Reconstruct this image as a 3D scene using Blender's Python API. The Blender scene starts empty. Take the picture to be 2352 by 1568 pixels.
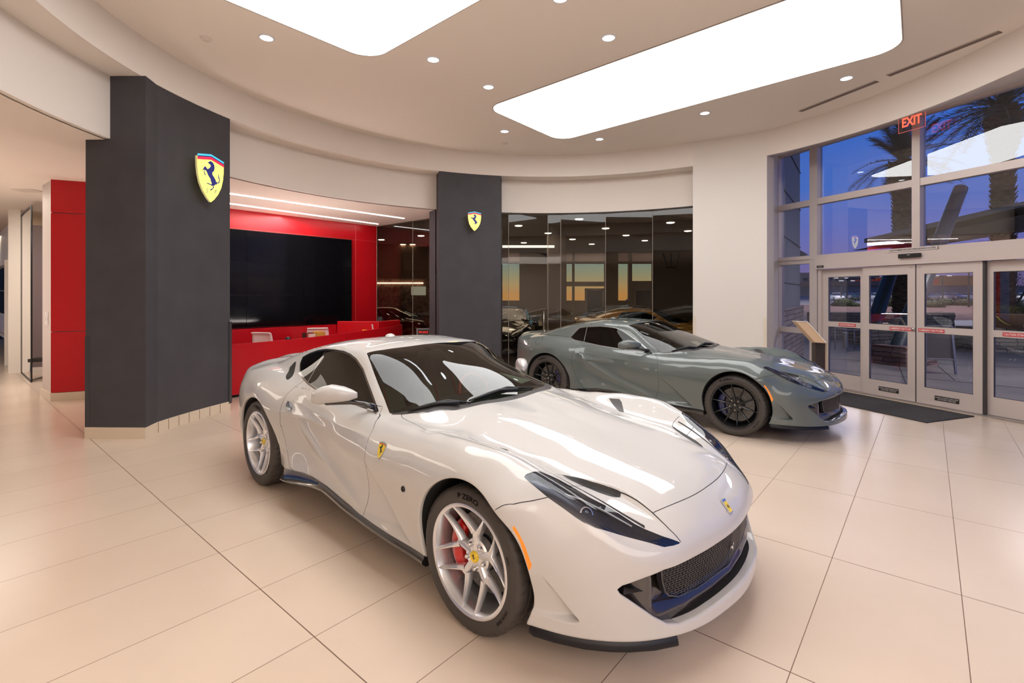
"""Showroom at dusk: two sports cars under a round ceiling."""
import bpy, bmesh, math, random
import numpy as np
from mathutils import Vector, Matrix
SC = bpy.context.scene
COL = SC.collection
RNG = random.Random(7)
F_PX, Y_HOR, CAM_H = 1135.111, 675.662, 1.6494      # camera solved from the floor tiles and both cars (2352 px frame)
def at_z(px, py, z):
    Y = F_PX*(CAM_H-z)/(py-Y_HOR); return ((px-1176)/F_PX*Y, Y, z)
def at_y(px, py, Y): return ((px-1176)/F_PX*Y, Y, CAM_H-(py-Y_HOR)/F_PX*Y)
# ------------------------------------------------------------------ materials
MATS = {}
def mat(name, color=(.8,.8,.8), rough=.5, metal=0., coat=0., emit=None, es=0., spec=.5, coat_rough=.03, bump=None, trans=0.):
    if name in MATS: return MATS[name]
    m = bpy.data.materials.new(name); m.use_nodes = True; MATS[name] = m
    b = m.node_tree.nodes['Principled BSDF']; i = b.inputs
    i['Base Color'].default_value = (*color, 1); i['Roughness'].default_value = rough; i['Metallic'].default_value = metal
    i['Coat Weight'].default_value = coat; i['Coat Roughness'].default_value = coat_rough; i['Specular IOR Level'].default_value = spec
    i['Transmission Weight'].default_value = trans
    if emit: i['Emission Color'].default_value = (*emit, 1); i['Emission Strength'].default_value = es
    if bump:
        nt = m.node_tree; t = nt.nodes.new('ShaderNodeTexNoise'); t.inputs['Scale'].default_value = bump[0]
        c = nt.nodes.new('ShaderNodeTexCoord'); nt.links.new(c.outputs['Object'], t.inputs['Vector'])
        bp = nt.nodes.new('ShaderNodeBump'); bp.inputs['Strength'].default_value = bump[1]; bp.inputs['Distance'].default_value = .01
        nt.links.new(t.outputs[0], bp.inputs['Height']); nt.links.new(bp.outputs[0], i['Normal'])
    return m
def noise_color(m, c1, c2, scale, detail=4, coord='Object', stretch=(1,1,1)):
    nt = m.node_tree; b = nt.nodes['Principled BSDF']
    t = nt.nodes.new('ShaderNodeTexNoise'); t.inputs['Scale'].default_value = scale; t.inputs['Detail'].default_value = detail
    c = nt.nodes.new('ShaderNodeTexCoord'); mp = nt.nodes.new('ShaderNodeMapping'); mp.inputs['Scale'].default_value = stretch
    nt.links.new(c.outputs[coord], mp.inputs[0]); nt.links.new(mp.outputs[0], t.inputs['Vector'])
    r = nt.nodes.new('ShaderNodeValToRGB'); r.color_ramp.elements[0].color = (*c1,1); r.color_ramp.elements[1].color = (*c2,1)
    r.color_ramp.elements[0].position = .3; r.color_ramp.elements[1].position = .7
    nt.links.new(t.outputs[0], r.inputs[0]); nt.links.new(r.outputs[0], b.inputs['Base Color']); return m
def glass(name, tint=(.8,.85,.85), refl=1.0, ior=1.5, rough=0.):
    """thin architectural glass: tinted see-through mixed with a fresnel mirror"""
    if name in MATS: return MATS[name]
    m = bpy.data.materials.new(name); m.use_nodes = True; MATS[name] = m
    nt = m.node_tree; nt.nodes.clear()
    o = nt.nodes.new('ShaderNodeOutputMaterial'); t = nt.nodes.new('ShaderNodeBsdfTransparent'); t.inputs[0].default_value = (*tint,1)
    g = nt.nodes.new('ShaderNodeBsdfGlossy'); g.inputs['Roughness'].default_value = rough; g.inputs[0].default_value = (1,1,1,1)
    f = nt.nodes.new('ShaderNodeFresnel'); f.inputs[0].default_value = ior
    mu = nt.nodes.new('ShaderNodeMath'); mu.operation = 'MULTIPLY'; mu.inputs[1].default_value = refl; mu.use_clamp = True
    x = nt.nodes.new('ShaderNodeMixShader')
    nt.links.new(f.outputs[0], mu.inputs[0]); nt.links.new(mu.outputs[0], x.inputs[0]); nt.links.new(t.outputs[0], x.inputs[1])
    nt.links.new(g.outputs[0], x.inputs[2]); nt.links.new(x.outputs[0], o.inputs[0]); return m
def emitter(name, color, s):
    if name in MATS: return MATS[name]
    m = bpy.data.materials.new(name); m.use_nodes = True; MATS[name] = m; nt = m.node_tree; nt.nodes.clear()
    o = nt.nodes.new('ShaderNodeOutputMaterial'); e = nt.nodes.new('ShaderNodeEmission'); e.inputs[0].default_value = (*color,1); e.inputs[1].default_value = s
    nt.links.new(e.outputs[0], o.inputs[0]); return m
# ------------------------------------------------------------------ objects
def tag(o, label=None, cat=None, group=None, kind=None):
    if label: o['label'] = label
    if cat: o['category'] = cat
    if group: o['group'] = group
    if kind: o['kind'] = kind
    return o
def empty(name, loc=(0,0,0), rz=0., label=None, cat=None, group=None):
    o = bpy.data.objects.new(name, None); COL.objects.link(o); o.location = loc; o.rotation_euler = (0,0,rz); o.empty_display_size = .1
    return tag(o, label, cat, group)
class MB:
    """collects shapes, then builds ONE mesh object"""
    def __init__(s): s.v = []; s.f = []; s.m = []; s.mi = 0
    def add(s, vs, fs):
        n = len(s.v); s.v += [tuple(map(float, v)) for v in vs]; s.f += [tuple(n+i for i in f) for f in fs]; s.m += [s.mi]*len(fs); return s
    def box(s, lo, hi, M=None):
        x0,y0,z0 = lo; x1,y1,z1 = hi
        v = [(x0,y0,z0),(x1,y0,z0),(x1,y1,z0),(x0,y1,z0),(x0,y0,z1),(x1,y0,z1),(x1,y1,z1),(x0,y1,z1)]
        if M is not None: v = [tuple(M @ Vector(p)) for p in v]
        return s.add(v, [(0,3,2,1),(4,5,6,7),(0,1,5,4),(1,2,6,5),(2,3,7,6),(3,0,4,7)])
    def prism(s, pts, d, M=None):
        """closed polygon pts (3D, planar) extruded by vector d"""
        n = len(pts); a = [Vector(p) for p in pts]; b = [p+Vector(d) for p in a]
        v = a+b
        if M is not None: v = [M @ p for p in v]
        return s.add(v, [tuple(range(n))[::-1], tuple(range(n,2*n))]+[(i,(i+1)%n,n+(i+1)%n,n+i) for i in range(n)])
    def bar(s, p, q, w, h, up=(0,0,1)):
        p, q = Vector(p), Vector(q); d = (q-p).normalized(); r = d.cross(Vector(up))
        if r.length < 1e-5: r = d.cross(Vector((1,0,0)))
        r.normalize(); u = r.cross(d); r = r*w/2; u = u*h/2
        v = [p-r-u,p+r-u,p+r+u,p-r+u,q-r-u,q+r-u,q+r+u,q-r+u]
        return s.add(v, [(0,1,2,3),(7,6,5,4),(0,4,5,1),(1,5,6,2),(2,6,7,3),(3,7,4,0)])
    def tube(s, path, r, n=10, cap=True):
        P = [Vector(p) for p in path]; R = r if isinstance(r, (list,tuple)) else [r]*len(P); vs = []; fs = []
        ref = None
        for i,p in enumerate(P):
            d = (P[min(i+1,len(P)-1)]-P[max(i-1,0)]).normalized()
            if ref is None: ref = d.orthogonal().normalized()
            ref = (ref-d*ref.dot(d)).normalized(); b = d.cross(ref)
            vs += [p+(ref*math.cos(2*math.pi*k/n)+b*math.sin(2*math.pi*k/n))*R[i] for k in range(n)]
        for i in range(len(P)-1):
            for k in range(n): fs.append((i*n+k, i*n+(k+1)%n, (i+1)*n+(k+1)%n, (i+1)*n+k))
        if cap: fs += [tuple(range(n))[::-1], tuple((len(P)-1)*n+k for k in range(n))]
        return s.add(vs, fs)
    def lathe(s, prof, n=48, axis='z', M=None, closed=False):
        """prof: list of (r, h); revolve about axis"""
        vs = []; fs = []; m = len(prof)
        for k in range(n):
            a = 2*math.pi*k/n; c, t = math.cos(a), math.sin(a)
            for r,h in prof:
                v = (r*c, r*t, h) if axis == 'z' else ((r*c, h, r*t) if axis == 'y' else (h, r*c, r*t))
                vs.append(M @ Vector(v) if M is not None else v)
        for k in range(n):
            for j in range(m if closed else m-1):
                a, b = k*m+j, k*m+(j+1) % m; c, d = ((k+1)%n)*m+(j+1) % m, ((k+1)%n)*m+j
                fs.append((a,b,c,d) if axis != 'y' else (d,c,b,a))
        return s.add(vs, fs)
    def sheet(s, grid):
        """grid: rows of 3D points"""
        n = len(grid[0]); vs = [p for r in grid for p in r]
        return s.add(vs, [(i*n+j, i*n+j+1, (i+1)*n+j+1, (i+1)*n+j) for i in range(len(grid)-1) for j in range(n-1)])
    def build(s, name, mats, parent=None, smooth=False, angle=None, bevel=None):
        me = bpy.data.meshes.new(name); me.from_pydata(s.v, [], s.f)
        for m in (mats if isinstance(mats, (list,tuple)) else [mats]): me.materials.append(m)
        if len(me.materials) > 1: me.polygons.foreach_set('material_index', s.m)
        me.validate(); me.update()
        o = bpy.data.objects.new(name, me); COL.objects.link(o)
        if parent is not None: o.parent = parent
        if smooth: me.shade_smooth()
        if angle: 
            me.shade_smooth(); me.set_sharp_from_angle(angle=math.radians(angle))
        if bevel:
            b = o.modifiers.new('b','BEVEL'); b.width = bevel; b.segments = 2; b.limit_method = 'ANGLE'; b.angle_limit = math.radians(40)
        return o
def fix_normals(o):
    bm = bmesh.new(); bm.from_mesh(o.data); bmesh.ops.recalc_face_normals(bm, faces=bm.faces); bm.to_mesh(o.data); bm.free(); return o
def poly_fill(pts2d):
    """triangulate a simple polygon, returns faces"""
    from mathutils.geometry import tessellate_polygon
    return [tuple(t) for t in tessellate_polygon([[Vector((p[0],p[1],0)) for p in pts2d]])]
def flat_poly(mb, pts2d, fn, thick=None):
    """2D polygon -> placed by fn(a,b,h); thick gives a raised slab"""
    n = len(pts2d); fs = poly_fill(pts2d)
    if thick is None: return mb.add([fn(a,b,0) for a,b in pts2d], fs)
    v = [fn(a,b,0) for a,b in pts2d]+[fn(a,b,thick) for a,b in pts2d]
    return mb.add(v, [tuple(n+i for i in f) for f in fs]+[(i,(i+1)%n,n+(i+1)%n,n+i) for i in range(n)])
def text_polys(txt, size=1., font=None, align='CENTER', bold=0.):
    """text -> (verts2d, faces)"""
    cu = bpy.data.curves.new('t','FONT'); cu.body = txt; cu.size = size; cu.align_x = align; cu.align_y = 'CENTER'; cu.resolution_u = 4
    cu.offset = bold
    ob = bpy.data.objects.new('t', cu); COL.objects.link(ob)
    dg = bpy.context.evaluated_depsgraph_get(); me = bpy.data.meshes.new_from_object(ob.evaluated_get(dg))
    v = [(p.co.x,p.co.y) for p in me.vertices]; f = [tuple(p.vertices) for p in me.polygons]
    bpy.data.objects.remove(ob); bpy.data.curves.remove(cu); bpy.data.meshes.remove(me); return v, f
def add_text(mb, txt, size, fn, bold=0., align='CENTER', h=0., stretch=1.):
    v, f = text_polys(txt, size, align=align, bold=bold); return mb.add([fn(a*stretch,b,h) for a,b in v], f)
def tree_children(o): return [c for c in bpy.data.objects if c.parent == o]
def copy_tree(o, parent=None):
    c = o.copy(); COL.objects.link(c); c.parent = parent
    for ch in [k for k in bpy.data.objects if k.parent == o and k is not c]: copy_tree(ch, c)
    return c

# ---------- thin plate (r^3) surfaces through points ----------
class Sheet:
    def __init__(s, P, lam=1e-4, sc=(1.0,1.0)):
        P=np.array(P,float); s.sc=np.array(sc); s.c=P[:,:2]*s.sc; n=len(P)
        r=np.sqrt(((s.c[:,None]-s.c[None])**2).sum(2)); K=r**3+lam*np.eye(n)
        Q=np.c_[np.ones(n),s.c]; A=np.zeros((n+3,n+3)); A[:n,:n]=K; A[:n,n:]=Q; A[n:,:n]=Q.T
        b=np.r_[P[:,2],0,0,0]; s.w=np.linalg.solve(A,b)
    def __call__(s,a,b):
        X=np.stack([a*s.sc[0],b*s.sc[1]],-1); out=np.empty(len(X)); n=len(s.c)
        for i in range(0,len(X),40000):
            x=X[i:i+40000]
            d2=((x[:,None,0]-s.c[None,:,0])**2+(x[:,None,1]-s.c[None,:,1])**2)
            out[i:i+40000]=(d2*np.sqrt(d2))@s.w[:n]+s.w[n]+x@s.w[n+1:]
        return out
XA,XB=0.1,-2.95
def stadium(x,w):
    u=x.copy(); d=w.copy()
    m=x>XA; u[m]=XA+.9*np.arctan2(x[m]-XA,w[m]); d[m]=np.hypot(x[m]-XA,w[m])
    m=x<XB; u[m]=XB-.8*np.arctan2(XB-x[m],w[m]); d[m]=np.hypot(XB-x[m],w[m])
    return u,d
FLANK=[(.985,0,.19),(.985,0,.26),(.955,0,.40),(.948,0,.485),(.957,0,.53),(.955,0,.62),
(.967,.2,.19),(.967,.2,.26),(.931,.2,.485),(.938,.2,.54),(.925,.4,.19),(.923,.4,.25),(.897,.4,.484),(.900,.4,.54),(.89,.4,.62),
(.878,.513,.184),(.865,.52,.3),(.846,.566,.478),(.845,.55,.56),(.82,.55,.64),
(.728,.724,.416),(.745,.70,.25),(.755,.69,.187),(.715,.725,.52),(.67,.73,.62),(.62,.73,.72),
(.405,.905,.203),(.60,.815,.19),(.57,.845,.285),(.414,.90,.285),(.410,.934,.464),(.327,.962,.635),(.58,.85,.45),(.56,.84,.57),(.48,.83,.68),(.36,.86,.78),
(.30,.972,.71),(.2,.93,.80),
(0,.972,.755),(0,.985,.62),(0,.985,.45),(0,.97,.25),(0,.925,.84),(-.2,.973,.72),(-.2,.92,.83),
(-.385,.928,.26),(-.40,.955,.45),(-.4,.965,.6),(-.4,.957,.71),(-.4,.91,.81),
(-.66,.935,.25),(-.66,.95,.6),(-.66,.93,.45),(-.66,.94,.71),(-.66,.885,.81),
(-.93,.92,.45),(-.93,.945,.60),(-.93,.93,.71),(-.93,.865,.81),(-.93,.935,.26),
(-1.4,.90,.45),(-1.4,.915,.6),(-1.4,.905,.72),(-1.4,.855,.81),(-1.4,.93,.29),
(-1.9,.93,.31),(-1.9,.885,.45),(-1.9,.885,.6),(-1.9,.878,.74),(-1.9,.84,.84),
(-2.17,.92,.30),(-2.17,.895,.45),(-2.17,.898,.6),(-2.17,.885,.76),(-2.17,.855,.84),
(-2.35,.88,.27),(-2.35,.905,.4),(-2.35,.935,.58),(-2.35,.938,.68),(-2.35,.92,.78),(-2.35,.88,.86),
(-2.72,.952,.76),(-2.72,.965,.6),(-2.72,.955,.4),(-2.72,.945,.83),(-2.72,.90,.91),
(-3.1,.935,.65),(-3.1,.935,.76),(-3.1,.905,.86),(-3.1,.85,.94),(-3.1,.93,.48),(-3.1,.90,.3),
(-3.38,.82,.7),(-3.37,.80,.86),(-3.38,.83,.5),(-3.36,.82,.3),(-3.56,.55,.7),(-3.58,.55,.9),(-3.56,.55,.4),(-3.67,0,.7),(-3.69,0,.93),(-3.66,0,.4)]
TOP=[(.96,0,.50),(.898,0,.588),(.805,0,.667),(.6,0,.742),(.3,0,.805),(0,0,.85),(-.3,0,.888),(-.565,0,.913),(-1,0,.93),
(.87,.3,.595),(.79,.25,.667),(.738,.458,.658),(.855,.465,.57),(.6,.42,.722),(.3,.45,.785),(0,.45,.822),(-.3,.45,.868),(-.6,.45,.908),(-.85,.55,.90),
(.62,.56,.685),(.45,.62,.745),(.28,.68,.792),(.05,.68,.818),(-.16,.68,.834),(-.45,.70,.845),(-.7,.69,.862),(-.955,.68,.862),
(-.95,.80,.85),(-.68,.80,.858),(-.4,.79,.873),(-.2,.785,.886),(0,.78,.890),(.1,.78,.879),(.2,.78,.862),(.32,.775,.828),(.49,.755,.755),(.62,.735,.68),(.70,.70,.615),
(.292,.847,.815),(0,.86,.873),(-.3,.86,.862),(-.7,.86,.84),(.0,.95,.84),(-.4,.95,.82),
(-1.4,.76,.87),(-1.4,.86,.85),(-1.9,.76,.892),(-1.9,.86,.862),(-2.2,.78,.93),(-2.2,.86,.885),(-2.45,.82,.945),(-2.45,.9,.9),
(-2.72,.82,.965),(-2.72,.9,.92),(-2.72,.6,1.0),(-3.0,.8,.97),(-3.0,.9,.925),(-3.0,.5,1.01),(-3.2,.3,1.02),(-3.2,.7,.975),(-3.4,.3,1.008),(-3.4,.6,.985),(-3.6,.3,1.0),(-3.6,.0,1.005),(-3.2,0,1.025),(-3.4,.78,.925),(-3.55,.55,.94)]
TOP+= [(a,-b,c) for a,b,c in TOP if b>.01]
ROOF=[(-.40,0,.845),(-.56,0,.91),(-1.0,0,1.088),(-1.25,0,1.178),(-1.45,0,1.243),(-1.7,0,1.270),(-1.95,0,1.277),(-2.15,0,1.262),(-2.45,0,1.218),(-2.65,0,1.180),(-2.84,0,1.133),(-3.1,0,1.055),(-3.3,0,.97),
(-.60,.4,.91),(-.69,.6,.91),(-.986,.73,.872),(-1.25,.654,1.042),(-1.52,.578,1.207),(-1.0,.4,1.058),(-1.0,.6,.98),(-1.25,.4,1.148),(-1.47,.4,1.226),
(-1.7,.4,1.252),(-1.7,.57,1.222),(-1.95,.4,1.262),(-1.95,.57,1.236),(-2.15,.4,1.248),(-2.15,.57,1.22),(-2.45,.4,1.20),(-2.45,.57,1.165),(-2.84,.4,1.112),(-2.84,.57,1.07),(-3.1,.4,1.03),(-3.1,.57,.99),(-3.3,.5,.95)]
ROOF+=[(a,-b,c) for a,b,c in ROOF if b>.01]
GSIDE=[(-.95,.75,.86),(-1.03,.748,.87),(-1.25,.672,1.042),(-1.52,.597,1.207),(-1.5,.775,.87),(-2,.79,.88),(-2,.708,1.04),(-2,.625,1.2),(-2.4,.775,.93),(-2.4,.645,1.12),(-2.8,.70,1.0),(-2.8,.60,1.1),(-3.1,.62,1.0),(-3.3,.55,1.0),(-3.1,.7,.9)]
Z_=lambda L:[(a,c,b) for a,b,c in L]
_fl=np.array(FLANK); _u,_d=stadium(_fl[:,0].copy(),_fl[:,1].copy())
S_FL=Sheet(np.c_[_u,_fl[:,2],_d],2e-4); S_TOP=Sheet(TOP,2e-4); S_ROOF=Sheet(ROOF,2e-4); S_GS=Sheet(Z_(GSIDE),2e-4)
def smax(a,b,k):
    h=np.clip(.5+.5*(a-b)/k,0,1); return b+(a-b)*h+k*h*(1-h)
def smin(a,b,k): return -smax(-a,-b,k)
def sstep(a,b,x):
    t=np.clip((x-a)/(b-a),0,1); return t*t*(3-2*t)
def seg_sd(px,pz,poly,closed=True):
    """signed distance (neg inside) to closed polygon; for open polyline: dist, side, t(0..1 arc), """
    P=np.array(poly,float); Q=np.roll(P,-1,0) if closed else P[1:]
    A=P if closed else P[:-1]
    best=np.full(px.shape,1e9); inside=np.zeros(px.shape,bool); side=np.zeros(px.shape); tt=np.zeros(px.shape)
    L=np.hypot(*(Q-A).T); cum=np.r_[0,np.cumsum(L)]
    for i,(a,q) in enumerate(zip(A,Q)):
        e=q-a; vx=px-a[0]; vz=pz-a[1]; t0=(vx*e[0]+vz*e[1])/(e@e+1e-12); t=np.clip(t0,0,1)
        dx=vx-t*e[0]; dz=vz-t*e[1]; d=np.hypot(dx,dz)
        cr=(e[0]*vz-e[1]*vx)
        m=d<best
        best=np.where(m,d,best); side=np.where(m,np.sign(cr),side); tt=np.where(m,(cum[i]+t0*L[i])/cum[-1],tt)
        c=((a[1]>pz)!=(q[1]>pz))&(px<(q[0]-a[0])*(pz-a[1])/(q[1]-a[1]+1e-15)+a[0]); inside^=c
    if closed: return np.where(inside,-best,best)
    return best*side,tt
SILL=np.array([(-3.9,.27),(-3.0,.25),(-2.3,.255),(-2.06,.285),(-1.87,.312),(-1.7,.318),(-1.5,.308),(-1.2,.275),(-1.0,.262),(-.83,.252),(-.56,.244),(-.33,.238),(-.2,.2),(.4,.197),(.9,.183),(1.2,.18)])
OPEN_FRONT=[(-.6,.488),(0,.485),(.2,.484),(.4,.481),(.566,.475),(.64,.455),(.715,.428),(.728,.415),(.72,.398),(.68,.36),(.60,.285),(.545,.245),(.49,.232),(.3,.245),(0,.255),(-.6,.255)]
def carve_scallop(x,w,z):
    # hollow behind the front wheel: left of the diagonal crease
    e=(-.52,.295); a=(-1.05,.71)
    dx,dz=e[0]-a[0],e[1]-a[1]; L=np.hypot(dx,dz); dx/=L;dz/=L
    t=(x-a[0])*dx+(z-a[1])*dz; s=(x-a[0])*(-dz)+(z-a[1])*dx   # s>0 : up/right of crease
    tn=np.clip(t/L,0,1)
    depth=.045*sstep(.05,1.0,tn)*sstep(1.12,1.0,t/L)
    far=np.exp(-np.clip(-s,0,None)/ .28)*sstep(.25,.31,z)
    return depth*far*sstep(.012,-.012,s)
def carve_canard(x,w,z):
    a=(.445,.46); e=(.585,.275); dx,dz=e[0]-a[0],e[1]-a[1]; L=np.hypot(dx,dz); dx/=L;dz/=L
    t=((x-a[0])*dx+(z-a[1])*dz)/L; s=(x-a[0])*(-dz)+(z-a[1])*dx
    dep=.05*sstep(.0,1.,t)*sstep(1.06,.93,t)
    return dep*np.exp(-np.clip(-s,0,None)/.13)*sstep(.008,-.008,s)*sstep(.255,.28,z)
CREST=[(-2.30,.80),(-2.183,.775),(-2.074,.707),(-1.857,.590),(-1.584,.487),(-1.431,.436),(-1.277,.390),(-1.081,.326),(-.98,.285)]
SHLD=[(-2.3,.835),(-2.1,.80),(-1.92,.778),(-1.66,.762),(-1.285,.755),(-.977,.755),(-.70,.757)]
def flank_crease(x,w,z):
    o=np.zeros(len(x)); m=(x>-2.4)&(x<-.6)&(z>.2)&(z<.9)&(w>.6)
    if m.any():
        d,t=seg_sd(x[m],z[m],CREST,closed=False); a=np.sqrt(d*d+.007**2)-.007
        up=d>0; q=np.where(up,a/.085,a/.11); o[m]=-np.where(up,.020,.013)*q*np.exp(1-q)*sstep(.0,.16,t)*sstep(1.,.86,t)
        d,t=seg_sd(x[m],z[m],SHLD,closed=False); a=np.sqrt(d*d+.008**2)-.008; q=a/.05
        o[m]+=-.005*q*np.exp(1-q)*sstep(0,.2,t)*sstep(1.,.75,t)
    return o
NACL=[(.30,.655),(.36,.585),(.447,.524),(.53,.481),(.576,.467),(.616,.464),(.664,.463),(.737,.46),(.80,.458),(.866,.446)]
def carve_nacelle(x,w):
    s=np.zeros(len(x)); m=(x>.28)&(x<.90)&(w>.40)&(w<.78)
    if m.any():
        d,t=seg_sd(x[m],w[m],NACL,closed=False)
        s[m]=.024*sstep(.02,.35,t)*sstep(1.,.62,t)*sstep(-.010,.016,d)*np.exp(-np.clip(d-.016,0,None)/.05)
    return s
def field(p,gts=False,carve=True):
    x=p[:,0]; w=np.abs(p[:,1]); z=p[:,2]
    u,d=stadium(x,w)
    zc=np.clip(z,.1,1.0)
    D=S_FL(u,zc)
    if carve:
        D=D-carve_scallop(x,w,z)-carve_canard(x,w,z)+flank_crease(x,w,z)
    fs=(d-D)*.96
    ft=(z-S_TOP(x,p[:,1])+(carve_nacelle(x,w) if carve else 0))*.93
    low=smax(fs,ft,.055-.038*sstep(-2.85,-3.15,x))
    fr=(z-S_ROOF(x,p[:,1]))*.93
    fg=(w-S_GS(x,z))*.87
    gh=smax(smax(fr,fg,.035),np.maximum(.7-z,-x-3.5),.02)
    f=smin(low,gh,.02)
    zb=np.interp(x,SILL[:,0],SILL[:,1])
    f=smax(f,zb-z,.015)
    if carve is True:
        for cx,cz,r in ((.02,.372,.383),(-2.715,.362,.397)):
            rr=np.hypot(x-cx,z-cz)
            f=smax(f,np.minimum(r-rr,(w-.60)),.012) if False else smax(f,-np.maximum(rr-r,.60-w),.012)
        q=(x>.45)
        if q.any():
            sd=np.full(len(x),1.0); sd[q]=seg_sd(w[q],z[q],OPEN_FRONT)
            op=np.maximum(sd,.70-.25*w-x)
            f=smax(f,-op,.014)
    return f
def grad(p,h=2e-3,**k):
    g=np.empty_like(p)
    for i in range(3):
        a=p.copy();a[:,i]+=h;b=p.copy();b[:,i]-=h
        g[:,i]=(field(a,**k)-field(b,**k))/(2*h)
    return g
# ---------- polygonise (surface nets, right half w>=0 as y=-w) ----------
def mesh_half(h=.0125,**k):
    lo=np.array([-3.78,-.0,.12]); hi=np.array([1.05,1.06,1.34])
    H=h*4
    n=np.ceil((hi-lo)/H).astype(int)+1
    gx=[lo[i]+H*np.arange(n[i]) for i in range(3)]
    gx[1]=gx[1]-H   # one coarse cell beyond the centre plane
    G=np.stack(np.meshgrid(*gx,indexing='ij'),-1).reshape(-1,3)
    c=G+H/2
    q=c.copy(); q[:,1]=-q[:,1]
    fc=field(q,**k)
    act=np.abs(fc)<H*1.25
    cells=G[act]; ci=np.round((cells-np.array([gx[0][0],gx[1][0],gx[2][0]]))/H).astype(int)
    o=np.stack(np.meshgrid(*[np.arange(5)]*3,indexing='ij'),-1).reshape(-1,3)
    idx=(ci[:,None]*4+o[None]).reshape(-1,3)
    N=n*4+2
    key=(idx[:,0]*N[1]+idx[:,1])*N[2]+idx[:,2]
    uk,inv=np.unique(key,return_inverse=True)
    ui=np.stack([uk//(N[1]*N[2]),(uk//N[2])%N[1],uk%N[2]],-1)
    base=np.array([gx[0][0],gx[1][0],gx[2][0]])
    pos=base+ui*h
    pf=pos.copy(); pf[:,1]=-pf[:,1]
    fv=field(pf,**k)
    # cells of fine grid = those whose 8 corners exist
    def look(kk):
        j=np.searchsorted(uk,kk); j=np.clip(j,0,len(uk)-1); return np.where(uk[j]==kk,j,-1)
    corner=[(a,b,c_) for a in(0,1) for b in (0,1) for c_ in(0,1)]
    off=[(a*N[1]+b)*N[2]+c_ for a,b,c_ in corner]
    J=np.stack([look(uk+o_) for o_ in off],1)
    ok=(J>=0).all(1); 
    s=fv[J]<0; mix=ok&s.any(1)&(~s.all(1))
    cid=np.where(mix)[0]; Jm=J[cid]
    acc=np.zeros((len(cid),3)); cnt=np.zeros(len(cid))
    E=[(i,j) for i in range(8) for j in range(i+1,8) if sum(abs(a-b) for a,b in zip(corner[i],corner[j]))==1]
    for i,j in E:
        fa=fv[Jm[:,i]];fb=fv[Jm[:,j]]; m=(fa<0)!=(fb<0)
        t=np.where(m,fa/(fa-fb+1e-20),0); pt=pos[Jm[:,i]]+(pos[Jm[:,j]]-pos[Jm[:,i]])*t[:,None]
        acc[m]+=pt[m];cnt[m]+=1
    V=acc/cnt[:,None]
    cmap=np.full(len(uk),-1); cmap[cid]=np.arange(len(cid))
    F=[]
    for ax in range(3):
        st=[N[1]*N[2],N[2],1]
        nb=look(uk+st[ax]); m=(nb>=0); m&=((fv<0)!=(fv[np.clip(nb,0,None)]<0))
        e=np.where(m)[0]; b,c_=(ax+1)%3,(ax+2)%3
        q=[]
        for db,dc in ((0,0),(-1,0),(-1,-1),(0,-1)):
            j=look(uk[e]+db*st[b]+dc*st[c_]); q.append(np.where(j>=0,cmap[np.clip(j,0,None)],-1))
        q=np.stack(q,1); good=(q>=0).all(1); q=q[good]; flip=fv[e[good]]<0
        q[flip]=q[flip]  
        q[~flip]=q[~flip][:,::-1]
        F.append(q)
    F=np.concatenate(F)
    V[:,1]*=-1; F=F[:,::-1]
    # Newton onto surface
    for it in range(3):
        g=grad(V,h=1.5e-3,**k); fvv=field(V,**k); stp=fvv[:,None]*g/np.maximum((g**2).sum(1),.2)[:,None]
        l=np.linalg.norm(stp,axis=1); stp*=np.minimum(1,.4*h/np.maximum(l,1e-9))[:,None]; V=V-stp
    T=np.concatenate([F[:,[0,1,2]],F[:,[0,2,3]]])
    return V,T

def refine(V,T,deg=7.,**k):
    """split edges where the skin bends quickly, keep the mesh closed"""
    g=grad(V,h=1.2e-3,**k); N=g/np.maximum(np.linalg.norm(g,axis=1),1e-9)[:,None]
    E=np.sort(np.concatenate([T[:,[0,1]],T[:,[1,2]],T[:,[2,0]]]),1); ue,inv=np.unique(E,axis=0,return_inverse=True); inv=inv.ravel()
    dot=(N[ue[:,0]]*N[ue[:,1]]).sum(1); L=np.linalg.norm(V[ue[:,0]]-V[ue[:,1]],axis=1)
    fl=(dot<np.cos(np.radians(deg)))&(L>.0035)
    mid=np.full(len(ue),-1); mid[fl]=len(V)+np.arange(fl.sum()); nv=(V[ue[fl,0]]+V[ue[fl,1]])/2
    f=f0=None
    for it in range(2):
        g=grad(nv,h=1.2e-3,**k); q=field(nv,**k); st=q[:,None]*g/np.maximum((g**2).sum(1),.2)[:,None]; l=np.linalg.norm(st,axis=1); nv=nv-st*np.minimum(1,.004/np.maximum(l,1e-9))[:,None]
    V2=np.concatenate([V,nv]); n=len(T); e=np.stack([mid[inv[:n]],mid[inv[n:2*n]],mid[inv[2*n:]]],1); c=(e>=0).sum(1); out=[T[c==0]]
    m=c==3; t=T[m]; a=e[m]; out+=[np.c_[t[:,0],a[:,0],a[:,2]],np.c_[a[:,0],t[:,1],a[:,1]],np.c_[a[:,2],a[:,1],t[:,2]],a]
    for r in range(3):
        t=np.roll(T,-r,1); a=np.roll(e,-r,1)
        m=(c==1)&(a[:,0]>=0); q,b=t[m],a[m]; out+=[np.c_[q[:,0],b[:,0],q[:,2]],np.c_[b[:,0],q[:,1],q[:,2]]]
        m=(c==2)&(a[:,2]<0); q,b=t[m],a[m]; out+=[np.c_[b[:,0],q[:,1],b[:,1]],np.c_[q[:,0],b[:,0],b[:,1]],np.c_[q[:,0],b[:,1],q[:,2]]]
    return V2,np.concatenate(out)
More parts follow.
